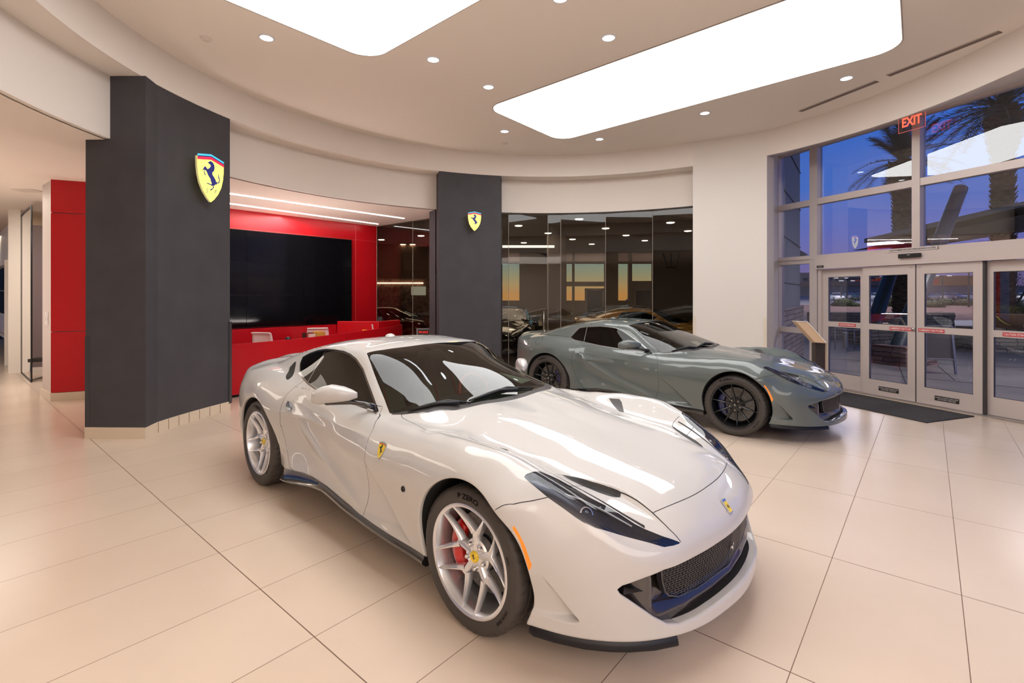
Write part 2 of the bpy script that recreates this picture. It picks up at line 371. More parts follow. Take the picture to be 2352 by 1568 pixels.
# ------------------------------------------------------------------ prancing horse emblem (unit shield: x -.5..+.5, y from -.72 to +.62)
_H = [(575,475),(600,455),(635,437),(650,425),(663,450),(690,458),(716,500),(735,545),(725,560),(742,600),(722,612),(735,650),(712,655),(715,690),(690,688),(676,705),(690,745),(730,800),(760,850),(770,893),(800,902),(832,880),(846,830),(826,780),(812,750),(832,695),(832,745),(852,775),(864,830),(852,890),(822,922),(785,930),(790,990),(772,945),(760,958),(738,985),(707,1000),(717,1045),(690,1082),(655,1125),(620,1127),(640,1095),(688,1060),(693,1015),(675,1008),(640,1000),(595,985),(540,970),(545,955),(600,958),(655,980),(665,940),(640,890),(634,860),(645,855),(620,830),(580,765),(540,692),(500,662),(500,700),(522,762),(515,797),(500,772),(485,702),(488,655),(462,692),(452,690),(468,640),(498,588),(512,575),(548,618),(562,640),(590,625),(618,602),(640,562),(633,525),(610,512),(588,498)]
def _un(p):
    # undo the oblique view of the sign (x shrinks, right side slides down)
    x, y = p; t = (x-345)/610; y -= 150*t*(.72 if y<700 else .35) if y<1200 else 0; return (t-.5, (790-y)/790)
HORSE = [_un(p) for p in _H]
HORSE = [(x*1.0, y*1.0) for x,y in HORSE]
def arc(cx, cy, r, a0, a1, n): return [(cx+r*math.cos(math.radians(a0+(a1-a0)*i/n)), cy+r*math.sin(math.radians(a0+(a1-a0)*i/n))) for i in range(n+1)]
def shield_outline(s=1.):
    R = [(.5,.53),(.495,.25),(.465,.0),(.40,-.24),(.28,-.47),(.13,-.65),(0,-.76)]
    return [(x*s,y*s) for x,y in R]+[(-x*s,y*s) for x,y in R[-2::-1]]+[(-.25*s,.60*s),(0,.64*s),(.25*s,.60*s)]
def band(y0, y1, c):
    """tricolour strip following the roof-shaped top"""
    top = lambda x: c-.11*abs(x)*2
    return [(-.5,top(-.5)+y0),(0,top(0)+y0),(.5,top(.5)+y0),(.5,top(.5)+y1),(0,top(0)+y1),(-.5,top(-.5)+y1)]
def build_shield(parent, fn, mats, size, rim=None, letters=True, prefix='emblem', z=.001):
    """fn(a,b,h) places emblem coordinates; mats: field, horse, red, white, green, rim"""
    P = lambda a,b,h: fn(a*size,b*size,h)
    o = []
    if rim:
        m = MB(); flat_poly(m, shield_outline(1.07), P, rim[1]); o.append(m.build(prefix+'_rim', rim[0], parent)); base = rim[1]
    else: base = 0
    m = MB(); flat_poly(m, shield_outline(1.), lambda a,b,h: P(a,b,base+h), z); o.append(m.build(prefix+'_field', mats[0], parent))
    b1 = base+z
    for nm, mm, y0, y1 in (('red',mats[2],-.115,-.03),('white',mats[3],-.03,.0),('green',mats[4],.0,.055)):
        m = MB(); flat_poly(m, band(y0,y1,.64), lambda a,b,h: P(a,b,b1+h), z*.6); o.append(m.build(prefix+'_stripe', mm, parent))
    m = MB(); flat_poly(m, [(x*.98,(y*.98-.02)) for x,y in HORSE], lambda a,b,h: P(a,b,b1+h), z*.6)
    if letters:
        for tx, x, y in (('S',-.15,-.45),('F',.17,-.42)):
            add_text(m, tx, .20, lambda a,b,h,x=x,y=y: P(a+x+b*.25,b+y,b1+z*.6))
    o.append(m.build(prefix+'_horse', mats[1], parent)); return o
# ------------------------------------------------------------------ cutting the skin into panels
def split(V, T, part, s):
    s = np.where(np.abs(s) < 2e-4, 2e-4, s); neg = s[T] < 0; k = neg.sum(1); mix = (k == 1)|(k == 2)
    if not mix.any(): return V, T, part, s
    t = T[mix]; ng = neg[mix]; lone = np.where((ng.sum(1) == 1)[:,None], ng, ~ng).argmax(1)
    r = np.arange(len(t)); a = t[r,lone]; b = t[r,(lone+1)%3]; c = t[r,(lone+2)%3]
    e = np.concatenate([np.sort(np.c_[a,b],1), np.sort(np.c_[a,c],1)]); ue, inv = np.unique(e, axis=0, return_inverse=True); inv = inv.ravel()
    w = s[ue[:,0]]/(s[ue[:,0]]-s[ue[:,1]]); nv = V[ue[:,0]]+(V[ue[:,1]]-V[ue[:,0]])*w[:,None]
    ab = inv[:len(t)]+len(V); ac = inv[len(t):]+len(V)
    nt = np.concatenate([np.c_[a,ab,ac], np.c_[ab,b,c], np.c_[ab,c,ac]]); npart = np.tile(part[mix],3)
    return np.concatenate([V,nv]), np.concatenate([T[~mix],nt]), np.concatenate([part[~mix],npart]), np.concatenate([s,np.zeros(len(nv))])
def sgn(s, T): 
    q = s[T]; return q[np.arange(len(T)), np.abs(q).argmax(1)] < 0
def poly_s(V, poly, prj, cond=None, pad=.06):
    A, B = prj(V); P = np.array(poly); s = np.full(len(V), .5)
    m = (A > P[:,0].min()-pad)&(A < P[:,0].max()+pad)&(B > P[:,1].min()-pad)&(B < P[:,1].max()+pad)
    if cond is not None: m &= cond(V)
    if m.any(): s[m] = seg_sd(A[m], B[m], poly)
    return s
XZ = lambda V: (V[:,0], V[:,2]); XW = lambda V: (V[:,0], -V[:,1]); NR = lambda V: (V[:,0], -.75*V[:,1]-.66*V[:,2])
pj = lambda L, prj: [tuple(np.array(q).ravel()) for q in [np.array(prj(np.array([[x,-w,z]])))for x,w,z in L]]
HLAMP=[(.294,.847,.813),(.311,.85,.805),(.354,.845,.785),(.42,.829,.747),(.49,.805,.711),(.546,.79,.683),(.578,.778,.667),(.621,.753,.65),(.691,.68,.619),(.773,.593,.584),(.827,.537,.559),(.85,.489,.556),(.866,.446,.557),(.805,.514,.593),(.751,.553,.617),(.71,.575,.635),(.606,.611,.688),(.529,.658,.726),(.459,.681,.756),(.384,.712,.789),(.323,.764,.822),(.31,.799,.826),(.297,.828,.821)]
GROOVE=[(.33,.68),(.451,.652),(.584,.607),(.687,.568),(.746,.545)]
INTAKE=[(.322,.612),(.367,.573),(.447,.524),(.53,.481),(.576,.467),(.583,.486),(.576,.515),(.558,.536),(.516,.561),(.462,.579),(.386,.599)]
_hs=lambda P,n: [tuple(np.array(P)[:,k]@_w for k in (0,1)) for _w in _crw(len(P),n)]
def _crw(m,n):
    out=[]
    for i in range(m-1):
        for k in range(n):
            t=k/n; w=np.zeros(m)
            for j,c in ((i-1,-t+2*t*t-t**3),(i,2-5*t*t+3*t**3),(i+1,t+4*t*t-3*t**3),(i+2,-t*t+t**3)): w[min(max(j,0),m-1)]+=.5*c
            out.append(w)
    w=np.zeros(m); w[-1]=1; return out+[w]
HOOD=_hs([(-.545,-.08),(-.555,.20),(-.575,.35),(-.615,.489),(-.713,.624),(-.80,.668),(-.886,.706)],5)+_hs([(-.886,.706),(-.85,.722),(-.79,.731),(-.684,.747),(-.531,.769),(-.33,.800),(-.124,.816),(.043,.816),(.150,.803),(.233,.772),(.326,.745)],5)+_hs([(.318,.70),(.316,.655),(.330,.607),(.367,.573),(.447,.524),(.53,.484),(.576,.470),(.616,.464),(.664,.461),(.737,.46)],4)+[(.807-.069*(q/.46)**2.3,q) for q in np.linspace(.455,0,16)]+[(.807,-.08)]
NOSECUT=[(.737,.46),(.778,.46),(.815,.458),(.866,.446)]
DOOR=[(-1.075,.90),(-1.065,.862),(-1.011,.845),(-.963,.805),(-.95,.76),(-.939,.719),(-.936,.666),(-.932,.629),(-.924,.604),(-.922,.534),(-.926,.472),(-.931,.422),(-.945,.36),(-.960,.318),(-.967,.295),(-.969,.278),(-.965,.2),(-1.9,.2),(-1.99,.305),(-2.063,.309),(-2.116,.349),(-2.195,.425),(-2.242,.528),(-2.262,.615),(-2.264,.703),(-2.262,.76),(-2.255,.82),(-2.237,.87),(-2.20,.92),(-2.17,.965),(-2.0,.95),(-1.6,.92)]
WIN_S=[(-1.08,.869),(-1.259,.988),(-1.453,1.109),(-1.594,1.168),(-1.70,1.193),(-1.807,1.206),(-1.95,1.208),(-2.1,1.201),(-2.24,1.18),(-2.364,1.147),(-2.453,1.108),(-2.42,1.06),(-2.341,1.005),(-2.27,.975),(-2.206,.955),(-2.1,.93),(-1.99,.912),(-1.8,.895),(-1.5,.88),(-1.2,.868)]
WIN_G=[(-1.095,.872),(-1.308,1.001),(-1.513,1.106),(-1.61,1.15),(-1.705,1.176),(-1.82,1.187),(-1.953,1.190),(-2.182,1.173),(-2.311,1.150),(-2.36,1.09),(-2.425,.994),(-2.333,.958),(-2.155,.938),(-1.87,.904),(-1.591,.882),(-1.25,.869)]
WSCR=[(-1.527,.575),(-1.471,.594),(-1.35,.630),(-1.228,.662),(-1.101,.693),(-.983,.728),(-.90,.690),(-.80,.645),(-.745,.60),(-.66,.46),(-.615,.32),(-.60,.15),(-.598,-.08),(-1.458,-.08),(-1.459,.0),(-1.466,.225),(-1.492,.452)]
COWL=[(-.983,.735),(-.886,.706),(-.80,.668),(-.713,.624),(-.615,.489),(-.575,.35),(-.555,.20),(-.545,-.08),(-.70,-.08),(-.70,.5),(-.85,.63)]
AMBER=[(.322,.64),(.340,.636),(.358,.607),(.385,.56),(.416,.488),(.412,.467),(.402,.458),(.385,.52),(.36,.58)]
DUCT=[(-2.523,1.063),(-2.552,1.054),(-2.564,1.009),(-2.487,.97),(-2.426,.948),(-2.392,.937),(-2.367,.938),(-2.375,.957),(-2.429,.998),(-2.483,1.042)]
VENT=[(-.23,.712),(-.149,.732),(-.112,.705),(-.029,.601),(-.063,.590),(-.134,.640)]
REFLR=[(-2.991,.615),(-2.93,.622),(-2.965,.474),(-3.03,.46)]
def two_sided_paint(name, base, rough, metal, coat_rough=.02, flake=0.):
    m = mat(name, base, rough, metal, 1., coat_rough=coat_rough); nt = m.node_tree; b = nt.nodes['Principled BSDF']; o = [n for n in nt.nodes if n.type == 'OUTPUT_MATERIAL'][0]
    d = nt.nodes.new('ShaderNodeBsdfDiffuse'); d.inputs[0].default_value = (.012,.012,.013,1); x = nt.nodes.new('ShaderNodeMixShader'); g = nt.nodes.new('ShaderNodeNewGeometry')
    nt.links.new(g.outputs['Backfacing'], x.inputs[0]); nt.links.new(b.outputs[0], x.inputs[1]); nt.links.new(d.outputs[0], x.inputs[2]); nt.links.new(x.outputs[0], o.inputs[0]); return m
def car_parts(V, T, kind):
    """returns V, T, part index array, names"""
    names = ['body_shell','wheel_well','windshield','cowl_panel','window_frame','side_window','quarter_window','quarter_vent','headlight','hood_intake','hood','hood_vent','door','front_bumper','side_marker','rear_reflector','gap']
    ix = {n:i for i,n in enumerate(names)}
    part = np.zeros(len(T), int)
    def region(s, name, only=('body_shell',)):
        nonlocal V, T, part
        V, T, part, s = split(V, T, part, s); ok = np.isin(part, [ix[o] for o in only]); part[sgn(s, T)&ok] = ix[name]
    V, T, part, s = split(V, T, part, V[:,1]); keep = sgn(s, T); T, part = T[keep], part[keep]
    outer = field(V, carve='skin')
    s = outer+.020; lit = (V[:,0] > .50)&(V[:,2] < .30)&(V[:,2] > .2)
    ny = grad(V)[:,2]
    s = np.where(lit&(ny > .35), np.maximum(s, outer+.04), s)
    region(s, 'wheel_well')
    top = lambda V: V[:,2] > .80
    region(poly_s(V, WSCR, XW, top), 'windshield'); region(poly_s(V, COWL, XW, lambda V: V[:,2] > .845), 'cowl_panel')
    win = WIN_S if kind == 'S' else WIN_G
    side = lambda V: (V[:,1] < -.5)&(V[:,2] > .82)
    s = poly_s(V, win, XZ, side); region(s, 'window_frame')
    s = poly_s(V, win, XZ, side)+.013; region(s, 'side_window', ('window_frame',))
    dv = ((-2.068,1.20),(-2.112,.93)) if kind == 'S' else ((-2.175,1.17),(-2.155,.93))
    dx = lambda V: V[:,0]-np.interp(V[:,2], [dv[1][1],dv[0][1]], [dv[1][0],dv[0][0]])
    region(dx(V), 'quarter_window', ('side_window',)); region(np.abs(dx(V))-.006, 'window_frame', ('side_window','quarter_window'))
    if kind == 'S': region(poly_s(V, DUCT, XZ, lambda V: (V[:,1] < -.55)), 'quarter_vent')
    region(poly_s(V, pj(HLAMP, NR), NR, lambda V: (V[:,2] > .5)&(V[:,1] < -.3)), 'headlight')
    region(poly_s(V, INTAKE, XW, lambda V: V[:,2] > .6), 'hood_intake')
    region(poly_s(V, VENT, XW, lambda V: V[:,2] > .75), 'hood_vent')
    def gapline(s, hw=.0022):
        region(np.abs(s)-hw, 'gap', ('body_shell','hood','door','front_bumper'))
    def twice(mk, name, only=('body_shell',)):
        region(mk(V)-.0017, name, only); region(mk(V)+.0017, 'gap', ()) ; 
        nonlocal part
        s = mk(V); a = s[T]; part[(np.abs(a).max(1) < .0021)&np.isin(part, [ix[name],ix['body_shell'],ix['front_bumper']])] = ix['gap']
    twice(lambda V: poly_s(V, HOOD, XW, lambda V: V[:,2] > .60), 'hood')
    twice(lambda V: poly_s(V, DOOR, XZ, lambda V: (V[:,1] < -.6)), 'door')
    # front bumper: everything ahead of the shut line, except the strip between lamp and hood
    def bs(V):
        w = -V[:,1]; x = V[:,0]
        s = np.interp(w, [.80,.829,.887,.943,.981,1.05], [.44,.42,.372,.321,.27,.15])-x
        return s
    NAC = [(.30,.715),(.28,.66),(.576,.467),(.737,.46),(.778,.46),(.815,.458),(.866,.446),(.805,.516),(.71,.578),(.53,.66),(.38,.716)]
    nac = lambda V: poly_s(V, NAC, XW, lambda V: V[:,2] > .54, pad=.03)
    region(np.maximum(bs(V), -nac(V)), 'front_bumper')
    s = bs(V); a = s[T]; region(np.where((V[:,0]>.2)&(V[:,2]>.69), bs(V)-.0016, .1), 'gap', ()); region(np.where((V[:,0]>.2)&(V[:,2]>.69), bs(V)+.0016, .1), 'gap', ())
    a = bs(V)[T]; part[(np.abs(a).max(1) < .0021)&(V[T][:,:,2].min(1) > .69)&(V[T][:,:,0].min(1) > .2)&np.isin(part, [0,ix['front_bumper']])] = ix['gap']
    for line, z0 in ((NOSECUT,.52),(GROOVE,.55)):
        hw = .002 if line is NOSECUT else .006
        def ls(V):
            s = np.full(len(V), .5); m = (V[:,2] > z0)&(V[:,0] > .28)
            d, t = seg_sd(V[m,0], -V[m,1], line, closed=False); s[m] = np.where((t > 0)&(t < 1), d, .5); return s
        region(np.where(np.abs(ls(V)) < .03, ls(V)-hw, .1), 'gap', ()); region(np.where(np.abs(ls(V)) < .03, ls(V)+hw, .1), 'gap', ())
        a = ls(V)[T]; part[(np.abs(a).max(1) < hw*1.3)&np.isin(part, [0,ix['front_bumper'],ix['hood']])] = ix['gap']
    if kind == 'G':
        for line, pr, cond in (([(-2.43,1.003),(-2.61,1.010),(-2.924,1.006),(-3.226,1.0)], XZ, lambda V: V[:,1] < -.5),
                               ([(-2.57,.321),(-2.50,.45),(-2.347,.624)], XW, lambda V: V[:,2] > 1.1),([(-2.227,.30),(-2.2,.45),(-2.12,.628)], XW, lambda V: V[:,2] > 1.1),([(-1.60,.0),(-1.61,.3),(-1.662,.548),(-1.675,.623)], XW, lambda V: V[:,2] > 1.15),
                               ([(-3.203,.966),(-3.144,.928),(-3.10,.88),(-3.10,.845),(-3.16,.845),(-3.375,.867)], XZ, lambda V: V[:,1] < -.6),
                               (arc(-2.91,.925,.055,0,350,20), XZ, lambda V: V[:,1] < -.75)):
            def ls(V, line=line, pr=pr, cond=cond):
                s = np.full(len(V), .5); m = cond(V); A, B = pr(V[m]); d, t = seg_sd(A, B, line, closed=False); s[m] = np.where((t > 0)&(t < 1), d, .5); return s
            for q in (-.0025,.0025): region(np.where(np.abs(ls(V)) < .03, ls(V)+q, .1), 'gap', ())
            a = ls(V)[T]; part[(np.abs(a).max(1) < .0034)&(part == 0)] = ix['gap']
    region(poly_s(V, AMBER, XZ, lambda V: (V[:,1] < -.85)&(outer_of(V) > -.012)), 'side_marker', ('body_shell','front_bumper','gap'))
    region(poly_s(V, REFLR, XZ, lambda V: (V[:,1] < -.85)), 'rear_reflector')
    return V, T, part, names
def outer_of(V): return field(V, carve='skin')
def skin_obj(name, V, N, T, mats, mi=None, parent=None, both=False, left=False):
    u, inv = np.unique(T, return_inverse=True); v, n, t = V[u], N[u], inv.reshape(-1,3)
    fl = np.array([1,-1,1.])
    if both:
        k = len(v); v = np.concatenate([v, v*fl]); n = np.concatenate([n, n*fl]); t = np.concatenate([t, (t+k)[:,::-1]])
        if mi is not None: mi = np.tile(mi, 2)
    elif left: v, n, t = v*fl, n*fl, t[:,::-1]
    me = bpy.data.meshes.new(name); me.vertices.add(len(v)); me.vertices.foreach_set('co', v.ravel())
    me.loops.add(len(t)*3); me.loops.foreach_set('vertex_index', np.ascontiguousarray(t).ravel()); me.polygons.add(len(t))
    me.polygons.foreach_set('loop_start', np.arange(len(t))*3)
    for m in (mats if isinstance(mats,(list,tuple)) else [mats]): me.materials.append(m)
    me.update(calc_edges=True)
    if mi is not None: me.polygons.foreach_set('material_index', mi.astype(np.int32))
    me.shade_smooth(); me.normals_split_custom_set_from_vertices(n.tolist()); me.update()
    o = bpy.data.objects.new(name, me); COL.objects.link(o); o.parent = parent; return o
BASE_SKIN = None
def car_body(root, kind, paint, names_mats):
    global BASE_SKIN
    if BASE_SKIN is None:
        BASE_SKIN = mesh_half(.0125)
        for _ in range(2): BASE_SKIN = refine(*BASE_SKIN)
    V, T, part, names = car_parts(BASE_SKIN[0].copy(), BASE_SKIN[1].copy(), kind)
    g = grad(V, h=1.2e-3); N = g/np.maximum(np.linalg.norm(g,axis=1),1e-9)[:,None]
    N[np.abs(V[:,1]) < 1e-4, 1] = 0
    ix = {n:i for i,n in enumerate(names)}; ctr = V[T].mean(1)
    # shut-line faces stay inside the panel they border
    gap = part == ix['gap']; host = np.zeros(len(T), int)
    host[gap&(ctr[:,0] > .26)&(ctr[:,2] > .55)] = ix['front_bumper']
    pr = np.where(gap, host, part); dark = names_mats['gap']; out = {}
    both = ('body_shell','wheel_well','windshield','cowl_panel','hood','front_bumper')
    wl = pr == ix['wheel_well']; ctr = V[T].mean(1)
    for nm, mm_ in (('wheel_well', wl&(np.abs(ctr[:,0]) < .46)),('wheel_well', wl&(np.abs(ctr[:,0]+2.715) < .46)&(ctr[:,2] > .2)),('intake_duct', wl&(ctr[:,0] >= .46))):
        k = len(ctr) if nm == 'intake_duct' else 0
        if not mm_.any(): continue
        if k: skin_obj(nm, V, N, T[mm_], [names_mats['wheel_well']], None, root, both=True)
        else:
            for lf in (False, True): skin_obj(nm, V, N, T[mm_], [names_mats['wheel_well']], None, root, left=lf)
        wl &= ~mm_
    if wl.any(): skin_obj('underbody', V, N, T[wl], [names_mats['wheel_well']], None, root, both=True)
    for nm in names[:-1]:
        if nm == 'wheel_well': continue
        m = pr == ix[nm]
        if not m.any(): continue
        mm = names_mats.get(nm, paint); mi = gap[m].astype(int)
        mats = [mm, dark]
        if nm in both: out[nm] = skin_obj(nm, V, N, T[m], mats, mi, root, both=True)
        else: out[nm] = [skin_obj(nm, V, N, T[m], mats, mi, root), skin_obj(nm, V, N, T[m], mats, mi, root, left=True)]
    # lamp bowls, intake and vent backs: the same outline sunk below the skin
    for nm, sub, dep, mt in (('headlight','lamp_housing',.030,names_mats['lamp_housing']),):
        m = pr == ix[nm]; t = T[m]; u = np.unique(t); V2 = V.copy(); edge = np.zeros(len(V))
        e = np.sort(np.concatenate([t[:,[0,1]],t[:,[1,2]],t[:,[2,0]]]),1); ue, c = np.unique(e, axis=0, return_counts=True); bd = V[np.unique(ue[c == 1])]
        if len(bd):
            d = np.array([np.sqrt(((bd-V[k])**2).sum(1)).min() for k in u]); V2[u] -= N[u]*(dep*sstep(0,.02,d)+.002)[:,None]
        for k, o in enumerate(out[nm]): skin_obj(sub, V2, N, t, mt, None, o, left=bool(k))
    return out
# ------------------------------------------------------------------ wheels: local frame, axle along y, outside = -y, x forward, z up
def ring_text(mb, txt, size, r, a_mid, y, stretch=1.2, bold=.0):
    v, f = text_polys(txt, size, bold=bold)
    mb.add([((r+b)*math.sin(math.radians(a_mid)+a*stretch/r), y, (r+b)*math.cos(math.radians(a_mid)+a*stretch/r)) for a,b in v], f)
def make_tire(parent, R, W, mt):
    mb = MB(); n = 180; rr = .262; hw = W/2
    prof = [(rr,-hw*.86),(rr+.006,-hw*.93),(rr+.03,-hw*.995),(rr+(R-rr)*.55,-hw*1.0),(R-.022,-hw*.965),(R-.010,-hw*.90),(R-.003,-hw*.80)]
    g = []
    for c in (-.46,-.15,.15,.46): g += [(R,hw*(c-.05)),(R-.007,hw*(c-.035)),(R-.007,hw*(c+.035)),(R,hw*(c+.05))]
    prof += g+[(r,-y) for r,y in prof[::-1]]
    vs = []; fs = []; m = len(prof)
    for k in range(n):
        a = 2*math.pi*k/n; notch = (k % 4 == 0)
        for j,(r,y) in enumerate(prof):
            if notch and (j in (5,6,7) or j in (m-6,m-7,m-8)): r -= .006
            if notch and j in (10,11,14,15): r -= .003
            vs.append((r*math.sin(a), y, r*math.cos(a)))
    for k in range(n):
        for j in range(m-1): fs.append((k*m+j, ((k+1)%n)*m+j, ((k+1)%n)*m+j+1, k*m+j+1))
    mb.add(vs, fs); o = mb.build('tire', mt, parent, angle=28)
    return fix_normals(o)
def prong(mb, p0, p1, w0, w1, y0, y1, d0, d1, ridge=.004, steps=6):
    """tapered spoke from p0 to p1 (x,z) with a chamfered, slightly ridged face"""
    a = Vector((p0[0],0,p0[1])); b = Vector((p1[0],0,p1[1])); t = (b-a).normalized(); s = Vector((t.z,0,-t.x)); rows = []
    for i in range(steps+1):
        u = i/steps; c = a.lerp(b,u); w = w0+(w1-w0)*u; y = y0+(y1-y0)*u**1.6; d = d0+(d1-d0)*u
        o = lambda k, dy: tuple(c+s*k+Vector((0,y+dy,0)))
        rows.append([o(-w*.62,d),o(-w/2,.007),o(-w*.36,0),o(0,-ridge),o(w*.36,0),o(w/2,.007),o(w*.62,d)])
    mb.sheet(rows)
def make_wheel(style, R, W, mats, parent, name='wheel', rear=False):
    w = empty(name); w.parent = parent; hw = W/2; M = mats
    make_tire(w, R, W, M['rubber'])
    # sidewall lettering
    for tx, sz, rr_, an, st_, bo in (('P ZERO', .036, .309, 2 if style == 'Y' else -16, 1.25, .0008),('275/35 ZR20', .018, .300, 125, 1.15, .0003),('(93Y)', .015, .296, 70, 1.1, .0002)):
        mb = MB(); ring_text(mb, tx, sz, rr_, an, -hw*1.006, st_, bo); mb.build('sidewall_lettering', M['letter'], w)
    # rim barrel and lip
    mb = MB(); yo = -hw*.93
    mb.lathe([(.268,yo+.010),(.272,yo+.003),(.270,yo-.004),(.262,yo-.006),(.252,yo-.002),(.247,yo+.012),(.243,yo+.045),(.235,yo+.09),(.232,hw*.8),(.262,hw*.86)], 96, 'y')
    hy = yo+.052
    if style == 'Y':
        rj = .122
        for k in range(5):
            a = math.radians(90+72*k); A = (rj*math.cos(a), rj*math.sin(a)); h = (.028*math.cos(a), .028*math.sin(a))
            prong(mb, h, (A[0]*1.06,A[1]*1.06), .038, .036, hy-.004, hy-.010, .034, .034, .004)
            for s in (-1,1):
                b = a+s*math.radians(25.5); B = (.252*math.cos(b), .252*math.sin(b))
                c = a+s*math.radians(5); A2 = (rj*.93*math.cos(c), rj*.93*math.sin(c))
                prong(mb, A2, B, .031, .012, hy-.009, yo+.000, .034, .024, .003)
    else:
        for k in range(10):
            a = math.radians(98+36*k); b = a+math.radians(4 if k % 2 else -4)
            prong(mb, (.036*math.cos(b), .036*math.sin(b)), (.250*math.cos(a), .250*math.sin(a)), .026, .011, hy-.004, yo+.004, .022, .016, .004)
    mb.lathe([(.001,hy-.006),(.036,hy-.006),(.046,hy-.002),(.074,hy+.004),(.082,hy+.012),(.084,hy+.05)], 48, 'y')
    o = mb.build('rim', M['rim'], w, angle=32)
    # nuts
    mb = MB(); mb.lathe([(.0001,-.016),(.007,-.016),(.0105,-.012),(.0125,.004),(.016,.006),(.017,.02)], 12, 'y'); b0 = mb.build('wheel_bolt', M['bolt'], w, angle=35)
    for k in range(5):
        a = math.radians(90+36+72*k); b = b0 if k == 0 else b0.copy(); b.location = (.060*math.cos(a), hy, .060*math.sin(a))
        if k: COL.objects.link(b); b.parent = w
    mb = MB(); mb.lathe([(.0001,hy-.016),(.024,hy-.016),(.0275,hy-.013),(.029,hy-.004)], 40, 'y'); cap = mb.build('hub_cap', M['cap'], w, angle=40)
    mb = MB(); flat_poly(mb, [(x*.038,y*.032) for x,y in HORSE], lambda a,b,h: (a, hy-.0168-h, b)); mb.build('hub_cap_horse', M['cap_horse'], cap)
    # brake disc and caliper
    mb = MB(); by = yo+.115; mb.lathe([(.085,by+.03),(.085,by),(.196,by),(.199,by+.004),(.199,by+.03),(.196,by+.034),(.085,by+.034)], 72, 'y'); mb.build('brake_disc', M['disc'], w, angle=35)
    mb = MB(); mb.lathe([(.001,by-.012),(.070,by-.012),(.090,by-.004),(.092,by+.02)], 48, 'y')
    for k in range(10):
        a = math.radians(36*k); mb.lathe([(.001,-.006),(.005,-.006),(.007,.002)], 8, 'y', Matrix.Translation((.083*math.cos(a), by-.006, .083*math.sin(a))))
    mb.build('disc_bell', M['bell'], w, angle=35)
    mb = MB(); a0, a1, n = (138,228,14) if not rear else (-28,48,12); rows = []
    for i in range(n+1):
        a = math.radians(a0+(a1-a0)*i/n); e = math.sin(math.pi*i/n); r0, r1 = .128+.018*(1-e**.5), .212-.010*(1-e**.4); yy = by-.036-.014*e**.6
        bump = .006*(1 if (i//3) % 2 else 0)
        P = lambda r, y: (r*math.cos(a), y, r*math.sin(a))
        rows.append([P(r0,by+.01),P(r0,yy+.012),P(r0+.012,yy-bump*.3),P((r0+r1)/2,yy-.004-bump),P(r1-.014,yy),P(r1,yy+.014),P(r1+.002,by+.06)])
    mb.sheet(rows); n_ = len(rows); mb.add([rows[0][k] for k in range(7)], [tuple(range(7))]); mb.add([rows[-1][k] for k in range(7)], [tuple(range(6,-1,-1))])
    mb.build('brake_caliper', M['caliper'], w, angle=50)
    # dark backing so the well does not show through
    mb = MB(); mb.lathe([(.001,by+.06),(.23,by+.06),(.232,by+.10)], 40, 'y'); mb.build('inner_hub', M['dark'], w)
    return w
SKX = ([0,.2,.4,.566,.65,.72],[.948,.931,.897,.846,.79,.735])
skx = lambda w: float(np.interp(abs(w), *SKX))
def skin_w(x, z):
    u, d = stadium(np.array([float(x)]), np.array([.9])); 
    if x <= XA: return float(S_FL(u, np.array([z]))[0])
    w = .9
    for _ in range(8):
        u, d = stadium(np.array([float(x)]), np.array([w])); D = float(S_FL(u, np.array([float(z)]))[0]); w = math.sqrt(max(D*D-(x-XA)**2, 0))
    return w
def mirror_y(o, name, parent):
    c = o.copy(); c.data = o.data.copy(); COL.objects.link(c); c.name = name; c.parent = parent
    for v in c.data.vertices: v.co.y *= -1
    c.data.flip_normals(); return c
